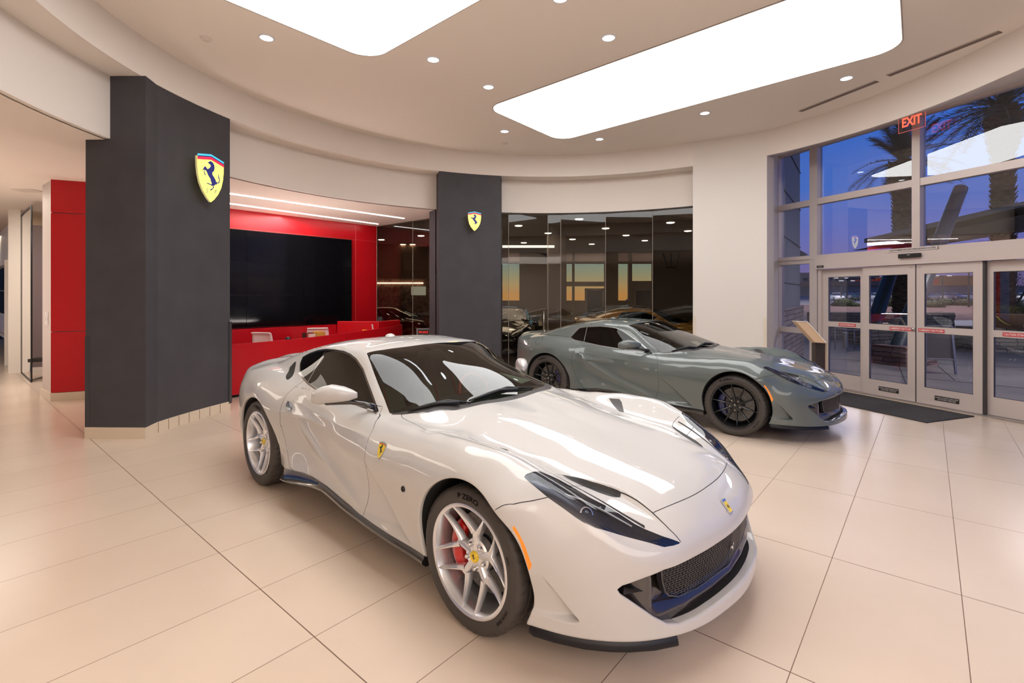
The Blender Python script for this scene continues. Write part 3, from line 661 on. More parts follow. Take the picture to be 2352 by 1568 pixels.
def build_car(kind, pose, label, cat, colors):
    root = empty('sports_car', (pose[0],pose[1],0), pose[2], label, cat)
    M = colors; paint = M['paint']; blk = mat('gloss_black',(.008,.008,.009),.12,0,1.); matte = mat('matte_black',(.012,.012,.013),.55); dark = mat('void_black',(.004,.004,.004),.8)
    chrome = mat('chrome',(.75,.75,.76),.12,1.)
    nm = dict(gap=mat('shut_line',(.02,.018,.017),.7), wheel_well=mat('well_liner',(.006,.006,.006),.85), windshield=M['glass_ws'], cowl_panel=mat('cowl_plastic',(.035,.03,.03),.5),
        window_frame=M['frame'], side_window=M['glass_side'], quarter_window=M['glass_side'], quarter_vent=mat('vent_mesh',(.02,.02,.02),.5), headlight=glass('lamp_lens',(.93,.95,.98),1.),
        lamp_housing=M['lamp'], hood_intake=M['mesh'], hood_vent=mat('vent_grey',(.045,.04,.04),.45), side_marker=mat('amber_lens',(.9,.22,.01),.25,0,.6,emit=(1,.25,.01),es=.35), rear_reflector=mat('red_lens',(.45,.01,.015),.2,0,.6))
    parts = car_body(root, kind, paint, nm)
    # headlight inner pieces
    for k, h in enumerate(parts['headlight']):
        s = -1 if k == 0 else 1
        mb = MB(); c = Vector((.545, s*.715, .672)); ax = Vector((.72,s*.42,.55)).normalized(); mt = Matrix.Translation(c) @ ax.to_track_quat('Z','Y').to_matrix().to_4x4()
        mb.lathe([(.030,-.02),(.033,0),(.031,.012),(.025,.013),(.024,.004)], 32, 'z', mt); mb.build('projector_ring', mat('lamp_silver',(.55,.55,.58),.25,.8), h, angle=40)
        mb = MB(); mb.lathe([(.0001,.014),(.010,.012),(.019,.006),(.024,-.004)], 28, 'z', mt); mb.build('projector_lens', mat('lamp_glass',(.10,.12,.18),.03,0,1.), h, smooth=True)
        mb = MB(); P = [(.40,.75,.752),(.50,.685,.722),(.60,.628,.675),(.70,.585,.63)]
        mb.tube([(x,s*w,z-.006) for x,w,z in P], [.004,.005,.005,.003], 6); mb.build('light_strip', mat('lamp_strip',(.85,.85,.88),.3,0,.5), h)
    # grille, surround and ducts
    mb = MB(); rows = []
    for z in np.linspace(.225,.492,14):
        r = []
        for w in np.linspace(-.745,.745,61):
            a = abs(w); dx = .026+.11*float(sstep(.62,.735,np.array(a)))+max(0,.300-z)*.10+.055*float(sstep(.292,.312,np.array(z)))*float(sstep(.60,.55,np.array(a))); r.append((skx(w)-dx, w, z))
        rows.append(r)
    mb.sheet(rows); mb.build('grille_surround', mat('piano_black',(.03,.024,.022),.18,0,1.), root, smooth=True)
    gx = lambda w,z: skx(w)-.018-(.482-z)*.14
    zb = lambda a: np.interp(a,[0,.3,.44,.49,.52,.553],[.297,.302,.312,.328,.352,.42]); amax = lambda z: float(np.interp(z,[.297,.312,.328,.352,.42,.478],[.30,.44,.49,.52,.553,.566]))
    mb = MB(); nrow = 17; zs = np.linspace(.300,.480,nrow)
    for i, z in enumerate(zs):
        am = amax(z); ws = np.linspace(-am,am,41); mb.tube([(gx(w,z),w,z) for w in ws], .0013, 4)
        if i < nrow-1:
            z2 = zs[i+1]; n = int(am/.0105)
            for k in range(-n,n+1):
                w = (k+(.5 if i % 2 else 0))*.0105*1.0
                if k % 2 == 0 and abs(w) < am: mb.bar((gx(w,z),w,z),(gx(w,z2),w+.004,z2),.0022,.002,(1,0,0))
    mb.build('grille_mesh', mat('grille_wire',(.16,.15,.15),.35,.7), root)
    mb = MB(); mb.sheet([[(gx(w,z)-.022,w,z) for w in np.linspace(-amax(z),amax(z),31)] for z in np.linspace(.300,.482,8)]); mb.build('grille_backing', dark, root)
    mb = MB(); edge = [(amax(z),z) for z in np.linspace(.482,.312,8)]+[(.3,.300),(0,.296)]; edge = edge+[(-a,z) for a,z in edge[-2::-1]]
    mb.tube([(gx(a,z)+.002,a,z) for a,z in edge], .0055, 6); mb.build('grille_frame', blk, root, smooth=True)
    for s in (-1,1):
        mb = MB(); A,B,C = (skx(.67)-.06,s*.672,.428),(skx(.60)-.035,s*.600,.385),(skx(.722)+.004,s*.724,.400); D = (skx(.66)-.05,s*.668,.392)
        mb.add([A,B,C,D],[(0,1,2),(1,3,2),(0,2,3),(0,3,1)]); mb.build('intake_fin', blk, root)
        # splitter and skirt
        mb = MB(); rows = []
        for x,w in ((.375,.90),(.405,.903),(.487,.872),(.605,.811),(.69,.748),(.75,.692),(.82,.608),(.878,.513)):
            u = Vector((x-.05,w,0)).normalized(); zt = float(np.interp(x,SILL[:,0],SILL[:,1])); P = lambda o,z: (x+u.x*o, s*(w+u.y*o), z)
            rows.append([P(-.10,zt+.004),P(-.004,zt+.002),P(.004,zt-.008),P(.010,zt-.026),P(.004,zt-.036),P(-.10,zt-.034)])
        mb.sheet(rows); mb.add(rows[-1],[tuple(range(6))]); mb.add(rows[0],[tuple(range(6))]); mb.build('front_splitter', mat('splitter_black',(.006,.006,.009),.42,spec=.35), root, angle=50)
        mb = MB(); rows = []
        for x in np.linspace(-.345,-2.17,44):
            zt = float(np.interp(x,SILL[:,0],SILL[:,1])); w = skin_w(x, zt+.02); k = float(sstep(-1.45,-1.95,np.array(x)))
            rows.append([(x,s*(w-.06),zt+.012),(x,s*(w+.0),zt+.010),(x,s*(w+.004+.004*k),zt-.006-.035*k),(x,s*(w+.016+.018*k),zt-.014-.052*k),(x,s*(w+.014+.020*k),zt-.030-.045*k),(x,s*(w-.012+.02*k),zt-.052-.022*k),(x,s*.62,zt-.052-.015*k)])
        mb.sheet(rows); mb.add(rows[0],[tuple(range(7))]); mb.add(rows[-1],[tuple(range(7))]); mb.build('side_skirt', mat('carbon_gloss',(.012,.010,.010),.16,0,1.), root, angle=40)
        # mirror
        rows = []; A = Vector((-1.212,s*.832,0)); B = Vector((-1.452,s*1.028,0)); d = (B-A); f = Vector((d.y*s*-1,0,0)); f = Vector((.63,s*.78,0))
        prof = lambda t, xs, ys: float(np.interp(t, xs, ys)); n = 24; m = 20
        for i in range(n+1):
            t = i/n; t = .5-.5*math.cos(math.pi*t); zt = prof(t,[0,.12,.3,.55,.8,.95,1],[.992,1.012,1.032,1.045,1.028,1.004,.985]); zb_ = prof(t,[0,.15,.5,.8,.95,1],[.956,.938,.922,.910,.918,.938]); th = prof(t,[0,.1,.3,.6,.85,.97,1],[.010,.032,.060,.072,.064,.042,.014])
            c = A.lerp(B,t); r = []
            for k in range(m):
                a = 2*math.pi*k/m; ca, sa = math.cos(a), math.sin(a); ex = (abs(ca)**.75)*(1 if ca > 0 else -1); ez = (abs(sa)**.75)*(1 if sa > 0 else -1)
                y = (zt+zb_)/2+ez*(zt-zb_)/2; off = th*ex*(1 if ex > 0 else .55); p = c+f*off; r.append((p.x,p.y,y))
            rows.append(r+[r[0]])
        mb = MB(); mb.sheet(rows); mb.add([rows[0][k] for k in range(m)],[tuple(range(m))]); mb.add([rows[-1][k] for k in range(m)],[tuple(range(m))]); mi = mb.build('side_mirror', paint, root, smooth=True); fix_normals(mi)
        mb = MB(); mb.tube([(-1.14,s*.745,.892),(-1.19,s*.79,.912),(-1.25,s*.86,.926),(-1.34,s*.985,.927),(-1.365,s*1.005,.932)],[.022,.017,.016,.015,.004],10); mb.build('mirror_arm', blk, mi, smooth=True)
        mb = MB(); P = [(-1.085,.868),(-1.20,.872),(-1.17,.915),(-1.13,.905)]; mb.prism([(x,s*(.756-.45*(z-.87)),z) for x,z in P],(0,s*.012,0)); mb.build('mirror_base', blk, mi)
        # door handle
        mb = MB(); Hn = [(-2.192,.799),(-2.214,.768),(-2.198,.747),(-2.148,.738),(-2.108,.742),(-2.112,.763),(-2.156,.790)]
        flat_poly(mb, Hn, lambda a,b,h: (a, s*(float(np.interp(b,[.73,.80],[.889,.876]))+.004+h), b), .006); mb.build('door_handle', M['handle'], root)
        mb = MB(); 
        if kind == 'S': mb.lathe([(.0001,0),(.012,0),(.013,.003),(.016,.003),(.017,-.004)], 24, 'y', Matrix.Translation((-.498,s*.960,.575)) @ Matrix.Rotation(math.pi if s < 0 else 0,4,'Z'))
        if kind == 'S': mb.build('fender_marker', mat('marker_dark',(.03,.03,.03),.2,.5), root, smooth=True)
        if M.get('shield'):
            z0, x0 = .727, -.766; wv = skin_w(x0,z0); up = Vector((0,s*-.36,.93)).normalized(); nr = Vector((.02,s*.93,.36)).normalized(); rt = Vector((-s,0,0)) if False else Vector((1,0,0)) if s < 0 else Vector((-1,0,0))
            e = empty('fender_badge'); e.parent = root
            build_shield(e, lambda a,b,h: tuple(Vector((x0,s*(wv+.002),z0))+rt*a+up*b+nr*h), SHIELD_M, .066, (chrome,.002), True, 'badge', .0008)
    # nose badge, grille horse, sensor
    e = empty('nose_badge'); e.parent = root; t = Vector((.42,0,-.55)).normalized(); nr = Vector((.55,0,.42)).normalized(); c = Vector((.901,0,.5905))
    mb = MB(); flat_poly(mb, [(-.018,-.034),(.018,-.034),(.018,.034),(-.018,.034)], lambda a,b,h: tuple(c+Vector((0,a,0))-t*b+nr*(h-.004)), .008); mb.build('badge_rim', chrome, e)
    mb = MB(); flat_poly(mb, [(-.0155,-.031),(.0155,-.031),(.0155,.022),(-.0155,.022)], lambda a,b,h: tuple(c+Vector((0,a,0))-t*b+nr*(h+.004)), .001); mb.build('badge_field', SHIELD_M[0], e)
    mb = MB(); flat_poly(mb, [(x*.028,y*.024-.006) for x,y in HORSE], lambda a,b,h: tuple(c+Vector((0,a,0))-t*b+nr*(h+.0055)), .0005); mb.build('badge_horse', SHIELD_M[1], e)
    mb = MB(); flat_poly(mb, [(x*.088,y*.060) for x,y in HORSE], lambda a,b,h: (gx(a,.39+b)+.008+h, a, .390+b), .004); mb.build('grille_horse', chrome, root)
    # wipers, antenna
    for P in ([(-.85,.683),(-.748,.597),(-.696,.48),(-.62,.35)],[(-.64,.344),(-.653,.151),(-.673,-.058),(-.631,-.295)]):
        pts = [(x,-w,float(S_ROOF(np.array([x]),np.array([-w]))[0])+.014) for x,w in P]
        mb = MB(); mb.tube(pts,[.006,.012,.012,.005],6); mb.tube([pts[1],((pts[1][0]+pts[2][0])/2+.015,(pts[1][1]+pts[2][1])/2,pts[1][2]+.012),(pts[2][0]+.06,pts[2][1]+.05,pts[2][2]-.01)],[.010,.011,.012],6); mb.build('wiper', matte, root, smooth=True)
    mb = MB(); rows = []
    for i in range(9):
        t = i/8; r = math.sin(math.pi*(.06+.88*t)); rows.append([(-2.16+.13*t,.045*r*math.cos(a),1.262+.030*r**1.2*math.sin(a)) for a in np.linspace(0,math.pi,11)])
    mb.sheet(rows); mb.build('roof_antenna', paint, root, smooth=True)
    # cabin
    lea = M['leather']; trim = mat('dash_dark',(.025,.028,.024),.6)
    mb = MB(); rows = []
    for x,z,z2 in ((-.66,.845,.80),(-.80,.875,.80),(-1.0,.885,.7),(-1.12,.875,.6),(-1.20,.82,.5),(-1.24,.70,.4)): rows.append([(x,y,z-.03*(abs(y)/.6)**3) for y in np.linspace(-.66,.66,13)])
    mb.sheet(rows); mb.box((-1.24,-.64,.45),(-1.20,.64,.70)); mb.build('dashboard', trim, root, smooth=True)
    mb = MB(); mb.box((-2.5,-.72,.40),(-1.2,.72,.42)); mb.box((-2.52,-.70,.42),(-2.48,.70,.98)); mb.box((-2.3,-.12,.42),(-1.2,.12,.66)); mb.build('cabin_floor', trim, root)
    mb = MB(); mb.lathe([(.165+.014*math.cos(a),.014*math.sin(a)) for a in np.linspace(0,2*math.pi,9)[:-1]], 32, 'x', Matrix.Translation((-1.36,.37,.80)) @ Matrix.Rotation(math.radians(-22),4,'Y'), closed=True); mb.bar((-1.36,.22,.80),(-1.36,.52,.80),.03,.02); mb.build('steering_wheel', M['stitch'], root, smooth=True)
    for s in (-1,1):
        st = empty('seat'); st.parent = root
        mb = MB(); rows = []
        for z,x,hw,d in ((.55,-1.70,.25,.07),(.68,-1.74,.27,.08),(.82,-1.80,.26,.07),(.94,-1.86,.20,.06),(1.0,-1.89,.13,.05),(1.08,-1.92,.12,.05),(1.12,-1.94,.08,.03)):
            rows.append([(x-.10,s*.37+hw,z),(x+d*.6,s*.37+hw,z),(x+d,s*.37+hw*.75,z),(x+d*.3,s*.37+hw*.4,z),(x+d*.3,s*.37-hw*.4,z),(x+d,s*.37-hw*.75,z),(x+d*.6,s*.37-hw,z),(x-.10,s*.37-hw,z)])
        mb.sheet(rows); mb.box((-1.75,s*.37-.25,.42),(-1.30,s*.37+.25,.58)); mb.build('seat_back', lea, st, angle=50)
        mb = MB()
        for q in (-.11,.11): mb.tube([(r[3][0]+.006,s*.37+q*(1 if k < 4 else .6),r[3][2]) for k,r in enumerate(rows[:5])],.006,5)
        mb.build('seat_piping', M['stitch'], st)
    # wheels
    for x, R, W, tr, rear in ((0,.350,.275,.800,False),(-2.72,.364,.315,.772,True)):
        for s in (-1,1):
            w = make_wheel(M['style'], R, W, M['wheel'], root, 'wheel', rear); w.location = (x, s*tr, R+.002)
            if s > 0: w.rotation_euler = (0,0,math.pi)
    return root
SHIELD_M = [mat('shield_yellow',(.85,.62,.02),.35,0,.6), mat('shield_black',(.01,.01,.01),.4), mat('shield_red',(.6,.02,.02),.4,0,.5), mat('shield_white',(.8,.8,.8),.3,.3), mat('shield_green',(.03,.25,.07),.4)]
def wheel_mats(style):
    Y = style == 'Y'
    return dict(rubber=mat('tire_rubber',(.052,.044,.040),.56), letter=mat('tire_lettering',(.006,.005,.005),.9,spec=.05), rim=mat('rim_silver',(.80,.81,.84),.27,.85) if Y else mat('rim_black',(.010,.010,.011),.32,.2,.3),
        bolt=mat('bolt_steel',(.6,.6,.6),.2,1.) if Y else mat('bolt_titanium',(.55,.47,.40),.3,.9), cap=mat('cap_yellow',(.90,.62,.01),.3,0,.5) if Y else mat('rim_black',(0,0,0)), cap_horse=mat('shield_black',(0,0,0)) if Y else mat('cap_silver',(.7,.7,.7),.3,.6),
        disc=noise_color(mat('disc_carbon',(.1,.1,.1),.45,.2),(.10,.095,.09),(.22,.20,.185),60), bell=mat('bell_black',(.015,.015,.016),.4,.3), caliper=mat('caliper_red',(.62,.012,.010),.28,0,.7) if Y else mat('caliper_blue',(.012,.016,.075),.3,0,.7), dark=mat('void_black',(.004,.004,.004),.8))
def flake_paint(m):
    nt = m.node_tree; b = nt.nodes['Principled BSDF']; lw = nt.nodes.new('ShaderNodeLayerWeight'); lw.inputs[0].default_value = .35
    return m
CAR_W = dict(paint=two_sided_paint('pearl_white_paint',(.56,.545,.53),.5,.0,.012), glass_ws=glass('windshield_glass',(.50,.53,.46),1.0), glass_side=glass('privacy_glass',(.05,.045,.042),.6), frame=mat('trim_black',(.010,.010,.011),.2,0,.8),
    lamp=mat('lamp_dark',(.035,.04,.06),.22,.3), mesh=mat('intake_black',(.012,.011,.011),.5), handle=mat('handle_black',(.012,.011,.011),.2,0,.8), leather=mat('seat_leather',(.16,.16,.13),.5), stitch=mat('red_stitch',(.45,.04,.02),.5), style='Y', wheel=wheel_mats('Y'), shield=True)
_g = two_sided_paint('storm_grey_paint',(.092,.113,.110),.5,0.,.012)
CAR_G = dict(paint=_g, glass_ws=glass('windshield_glass',()), glass_side=glass('privacy_glass',()), frame=mat('trim_grey',(.30,.32,.32),.25,.7), lamp=mat('lamp_dark',()), mesh=mat('intake_black',()), handle=_g,
    leather=mat('seat_leather',()), stitch=mat('grey_stitch',(.05,.05,.05),.5), style='T', wheel=wheel_mats('T'))
POSE_W = (.41752,3.08922,-.75168); POSE_G = (3.18771,6.45249,-.71273)
white_car = build_car('S', POSE_W, 'pearl white sports coupe with silver wheels, yellow shield on its fender, nearest the camera', 'car', CAR_W)
grey_car = build_car('G', POSE_G, 'grey sports car with black ten-spoke wheels parked behind the white coupe near the glass doors', 'car', CAR_G)

def in_car(root, P): M = Matrix.Translation(root.location) @ Matrix.Rotation(root.rotation_euler[2],4,'Z'); return [M @ Vector(p) for p in P]
for root, P, lab in ((white_car,[(-1.15,.42,.975),(-1.08,.40,.995),(-.83,.50,.950),(-.888,.45,.922)],'pale green printed paper sheet lying behind the windshield of the white coupe'),
                     (grey_car,[(-.83,-.10,.992),(-.80,.058,.984),(-.675,.035,.935),(-.70,-.14,.940)],'white paper sheet behind the windshield of the grey car')):
    q = in_car(root, P); mb = MB(); mb.prism(q, (q[1]-q[0]).cross(q[3]-q[0]).normalized()*.002)
    mb.mi = 1
    for k in range(5):
        t = .15+.16*k; a = q[0].lerp(q[3],t).lerp(q[1].lerp(q[2],t),.12); b = q[0].lerp(q[3],t).lerp(q[1].lerp(q[2],t),.88); n = (q[1]-q[0]).cross(q[3]-q[0]).normalized()*(-.0015 if (q[1]-q[0]).cross(q[3]-q[0]).z < 0 else .0035); mb.bar(a+n,b+n,.004,.0006)
    o = mb.build('paper_sheet', [mat('sheet_green' if root is white_car else 'sheet_white',(.62,.74,.66) if root is white_car else (.80,.80,.80),.6), mat('sheet_print',(.35,.42,.40),.7)]); tag(o, lab, 'paper')
# ------------------------------------------------------------------ the rotunda showroom
CX, CY, R1, R2 = .70, 5.55, 4.93, 5.30
ZC, ZS, ZH, ZK = 4.60, 4.145, 3.43, 3.42          # ceiling, soffit, header foot, side ceilings
def ring(r, a): a = math.radians(a); return (CX+r*math.cos(a), CY+r*math.sin(a))
def ray_ring(px, r):
    k = (px-1176)/F_PX; A = k*k+1; B = -2*(k*CX+CY); C = CX*CX+CY*CY-r*r; Y = (-B+math.sqrt(B*B-4*A*C))/(2*A); return (k*Y, Y)
def ang(p): return math.degrees(math.atan2(p[1]-CY, p[0]-CX))
WX = lambda Y: 9.013-.3753*Y                       # the straight window wall on the right
WD = Vector((-.3753,1,0)).normalized(); WN = Vector((-1,-.3753,0)).normalized()   # along it (away from camera), into the room
def win_at(px): Y = 9.013/((px-1176)/F_PX+.3753); return Vector((WX(Y),Y,0))
wallm = mat('wall_paint',(.82,.755,.70),.55,spec=.3); ceilm = mat('ceiling_paint',(.88,.80,.72),.7,spec=.2); headm = mat('header_paint',(.86,.78,.715),.6,spec=.2)
greym = noise_color(mat('grey_plaster',(.06,.06,.07),.62,spec=.3),(.060,.057,.065),(.072,.068,.076),3.); redm = mat('red_lacquer',(.54,.003,.010),.32,spec=.4); trimtile = mat('skirting_tile',(.74,.62,.48),.3)
# floor: 1.2 x 0.6 m tiles, procedural grout lines
def floor_mat():
    m = mat('floor_tiles',(.7,.55,.42),.22,spec=.45); nt = m.node_tree; b = nt.nodes['Principled BSDF']; N = nt.nodes.new; L = nt.links.new
    g = N('ShaderNodeNewGeometry'); th = math.radians(40.15)
    def lin(vx, vy, off, per):
        d = N('ShaderNodeVectorMath'); d.operation = 'DOT_PRODUCT'; d.inputs[1].default_value = (vx,vy,0); L(g.outputs['Position'], d.inputs[0])
        a = N('ShaderNodeMath'); a.operation = 'SUBTRACT'; a.inputs[1].default_value = off; L(d.outputs['Value'], a.inputs[0])
        v = N('ShaderNodeMath'); v.operation = 'DIVIDE'; v.inputs[1].default_value = per; L(a.outputs[0], v.inputs[0])
        fl = N('ShaderNodeMath'); fl.operation = 'FLOOR'; L(v.outputs[0], fl.inputs[0])
        p = N('ShaderNodeMath'); p.operation = 'PINGPONG'; p.inputs[1].default_value = .5; L(v.outputs[0], p.inputs[0])
        q = N('ShaderNodeMath'); q.operation = 'MULTIPLY'; q.inputs[1].default_value = per; L(p.outputs[0], q.inputs[0]); return q.outputs[0], fl.outputs[0]
    da, ia = lin(-math.cos(th), math.sin(th), -.137, .600); db, ib = lin(math.sin(th), math.cos(th), 1.206, 1.2272)
    ss = []
    for d, w in ((da,.0022),(db,.0032)):
        r = N('ShaderNodeMapRange'); r.interpolation_type = 'SMOOTHSTEP'; r.inputs['From Min'].default_value = w*.5; r.inputs['From Max'].default_value = w*1.3; L(d, r.inputs['Value']); ss.append(r.outputs[0])
    mn = N('ShaderNodeMath'); mn.operation = 'MINIMUM'; L(ss[0], mn.inputs[0]); L(ss[1], mn.inputs[1])
    cb = N('ShaderNodeCombineXYZ'); L(ia, cb.inputs[0]); L(ib, cb.inputs[1]); wn = N('ShaderNodeTexWhiteNoise'); wn.noise_dimensions = '2D'; L(cb.outputs[0], wn.inputs['Vector'])
    n = N('ShaderNodeTexNoise'); n.inputs['Scale'].default_value = 1.4; n.inputs['Detail'].default_value = 6; L(g.outputs['Position'], n.inputs['Vector'])
    mx = N('ShaderNodeMath'); mx.operation = 'MULTIPLY_ADD'; mx.inputs[1].default_value = .25; L(wn.outputs['Value'], mx.inputs[0]); L(n.outputs[0], mx.inputs[2])
    rp = N('ShaderNodeValToRGB'); e = rp.color_ramp.elements; e[0].position = .3; e[0].color = (.665,.53,.415,1); e[1].position = .95; e[1].color = (.725,.59,.475,1); L(mx.outputs[0], rp.inputs[0])
    mix = N('ShaderNodeMix'); mix.data_type = 'RGBA'; mix.inputs['A'].default_value = (.17,.10,.065,1); L(mn.outputs[0], mix.inputs['Factor']); L(rp.outputs[0], mix.inputs['B']); L(mix.outputs['Result'], b.inputs['Base Color'])
    rr = N('ShaderNodeMapRange'); rr.inputs['To Min'].default_value = .7; rr.inputs['To Max'].default_value = .24; L(mn.outputs[0], rr.inputs['Value']); L(rr.outputs[0], b.inputs['Roughness'])
    return m
FLOOR_M = floor_mat()
mb = MB(); FL = [(-30,-9),(WX(-9),-9),(WX(10.2),10.2),(6.6,11.9),(6.6,30),(-30,30)]
mb.prism([(x,y,-.1) for x,y in FL],(0,0,.1)); o = mb.build('floor', FLOOR_M); tag(o, kind='structure'); fix_normals(o)
def struct(name, mb, m, **k): o = mb.build(name, m, **k); return tag(o, kind='structure')
# round ceiling with its fascia, soffit and header
A_W0, A_W1 = ang(ray_ring(1591.5,R1)), ang(ray_ring(1761.5,5.12))
def swell(a):
    a = (a+180) % 360-180
    return .19*max(0., min((A_W0-a)/(A_W0-A_W1), (a-A_W1+38)/38, 1.)) if A_W1-38 < a < A_W0 else 0.
def arc_pts(r, a0, a1, n): return [ring(r+(swell(a0+(a1-a0)*i/n) if r < R1+.1 else 0), a0+(a1-a0)*i/n) for i in range(n+1)]
mb = MB(); P = arc_pts(R1+.02,0,360,144)[:-1]; mb.prism([(x,y,ZC) for x,y in P],(0,0,.1)); struct('ceiling', mb, ceilm)
def curved_band(name, r, a0, a1, z0, z1, t, m, n=72):
    mb = MB(); A = arc_pts(r,a0,a1,n); B = [(x+t*math.cos(math.radians(a0+(a1-a0)*i/n)), y+t*math.sin(math.radians(a0+(a1-a0)*i/n))) for i,(x,y) in enumerate(A)]
    mb.sheet([[(x,y,z0) for x,y in A],[(x,y,z1) for x,y in A]]); mb.sheet([[(x,y,z1) for x,y in B],[(x,y,z0) for x,y in B]]); mb.sheet([[(x,y,z0) for x,y in B],[(x,y,z0) for x,y in A]]); mb.sheet([[(x,y,z1) for x,y in A],[(x,y,z1) for x,y in B]])
    mb.add([(*A[0],z0),(*A[0],z1),(*B[0],z1),(*B[0],z0)],[(0,1,2,3)]); mb.add([(*A[-1],z0),(*B[-1],z0),(*B[-1],z1),(*A[-1],z1)],[(0,1,2,3)])
    o = struct(name, mb, m, angle=30); return fix_normals(o)
a_w0, a_w1 = A_W0, A_W1       # white wall between glass and windows
curved_band('trim_1', R1, a_w0, 360+a_w1-.0, ZS-.004, ZC, .03, headm, 110)   # fascia over the open side
curved_band('trim_2', R1, a_w1, a_w0, ZS, ZC, .03, wallm, 24)
mb = MB(); A = arc_pts(R1,a_w0,330,90); B = arc_pts(R2+.05,a_w0,330,90); mb.sheet([[(x,y,ZS) for x,y in B],[(x,y,ZS) for x,y in A]]); mb.sheet([[(x,y,ZS+.05) for x,y in A],[(x,y,ZS+.05) for x,y in B]]); struct('ceiling.001', mb, ceilm)
curved_band('trim_3', R2, a_w0-1, 300, ZH, ZS, .08, headm, 90)
curved_band('wall_right', R1, a_w1, a_w0, 0, ZS, .30, wallm, 24)
mb = MB(); a = arc_pts(R1-.004,a_w1,a_w0,24)
for i, (t0,t1) in enumerate(((0,.045),(.955,1.))):
    q = arc_pts(R1-.006, a_w1+(a_w0-a_w1)*t0, a_w1+(a_w0-a_w1)*t1, 4); q2 = arc_pts(R1+.01, a_w1+(a_w0-a_w1)*t0, a_w1+(a_w0-a_w1)*t1, 4); 
    mb.sheet([[(x,y,0.0) for x,y in q],[(x,y,1.23) for x,y in q]]); mb.sheet([[(x,y,1.23) for x,y in q],[(x,y,1.23) for x,y in q2]])
struct('trim_4', mb, mat('corner_guard',(.80,.70,.58),.4))
# --- pillars
def pillar(name, front, back, z1, cap_notch=None, trim_h=.125, m=None, label=None, trim=True):
    """front: plan points facing the room, back: remaining plan points"""
    P = front+back; mb = MB(); mb.prism([(x,y,.0) for x,y in P],(0,0,z1)); o = mb.build(name, m or greym); fix_normals(o); tag(o, kind='structure'); return o
f0, f1, f2 = (-4.884,5.66),(-4.169,5.647),(-3.93,6.954)
arcf = [ray_ring(p,R1+.012) for p in np.linspace(338,528,9)]
# plan of the big pillar: flat left face, curved face along the ring
front = [(-4.66,5.655),(-4.185,5.645)]+[(x,y) for x,y in arcf[1:]]
mb = MB(); mb.prism([(x,y,0) for x,y in front+[(-4.75,7.25)]],(0,0,ZS-.002)); mb.prism([(-4.886,5.663,0),(-4.64,5.656,0),(-4.74,7.2,0),(-5.0,7.2,0)],(0,0,ZH)); o = mb.build('wall_left', greym); fix_normals(o); tag(o, kind='structure')
mb = MB(); tp = [(-4.89,5.652),(-4.18,5.633)]+[(x+.012,y-.004) for x,y in arcf[1:]]; tq = [(-4.885,5.70),(-4.2,5.68)]+[(x-.03,y+.03) for x,y in arcf[1:]]
mb.sheet([[(*p,0) for p in tp],[(*p,.128) for p in tp],[(*p,.128) for p in tq]]); struct('baseboard_left', mb, trimtile)
mb = MB()
segs = [(tp[0],tp[1],2)]+[(tp[1],tp[-1],7)]
for k in range(1,2): x = tp[0][0]+(tp[1][0]-tp[0][0])*.5; mb.box((x-.002,tp[0][1]-.003,0),(x+.002,tp[0][1]+.02,.128))
for i in range(2,len(tp)-1): mb.bar((tp[i][0]+.002,tp[i][1]-.002,0),(tp[i][0]+.002,tp[i][1]-.002,.128),.004,.004)
struct('baseboard_left.001', mb, mat('grout',(.25,.17,.12),.8))
mb = MB(); mb.box((-4.892,5.66,.02),(-4.84,5.70,1.17)); e = arcf[-1]; mb.box((e[0]-.01,e[1]-.03,.1),(e[0]+.012,e[1]+.03,1.26)); struct('trim_5', mb, mat('guard_grey',(.05,.05,.056),.4))
p2 = [ray_ring(p,R1+.012) for p in np.linspace(1008.5,1150.3,7)]
mb = MB(); mb.prism([(x,y,0) for x,y in p2+[(p2[-1][0]+.02,p2[-1][1]+.7),(p2[0][0]-.18,p2[0][1]+.75)]],(0,0,ZS-.002)); mb.prism([(p2[0][0]-.005,p2[0][1]+.05,0),(p2[0][0]-.13,p2[0][1]+.42,0),(p2[0][0]-.20,p2[0][1]+.75,0),(p2[0][0]+.1,p2[0][1]+.7,0)],(0,0,ZS)); mb.prism([(p2[0][0]-.13,p2[0][1]+.35,0),(p2[0][0]-.30,p2[0][1]+.62,0),(p2[0][0]-.30,p2[0][1]+.9,0),(p2[0][0],p2[0][1]+.9,0)],(0,0,ZH+.02)); o = mb.build('wall_back', greym); fix_normals(o); tag(o, kind='structure')
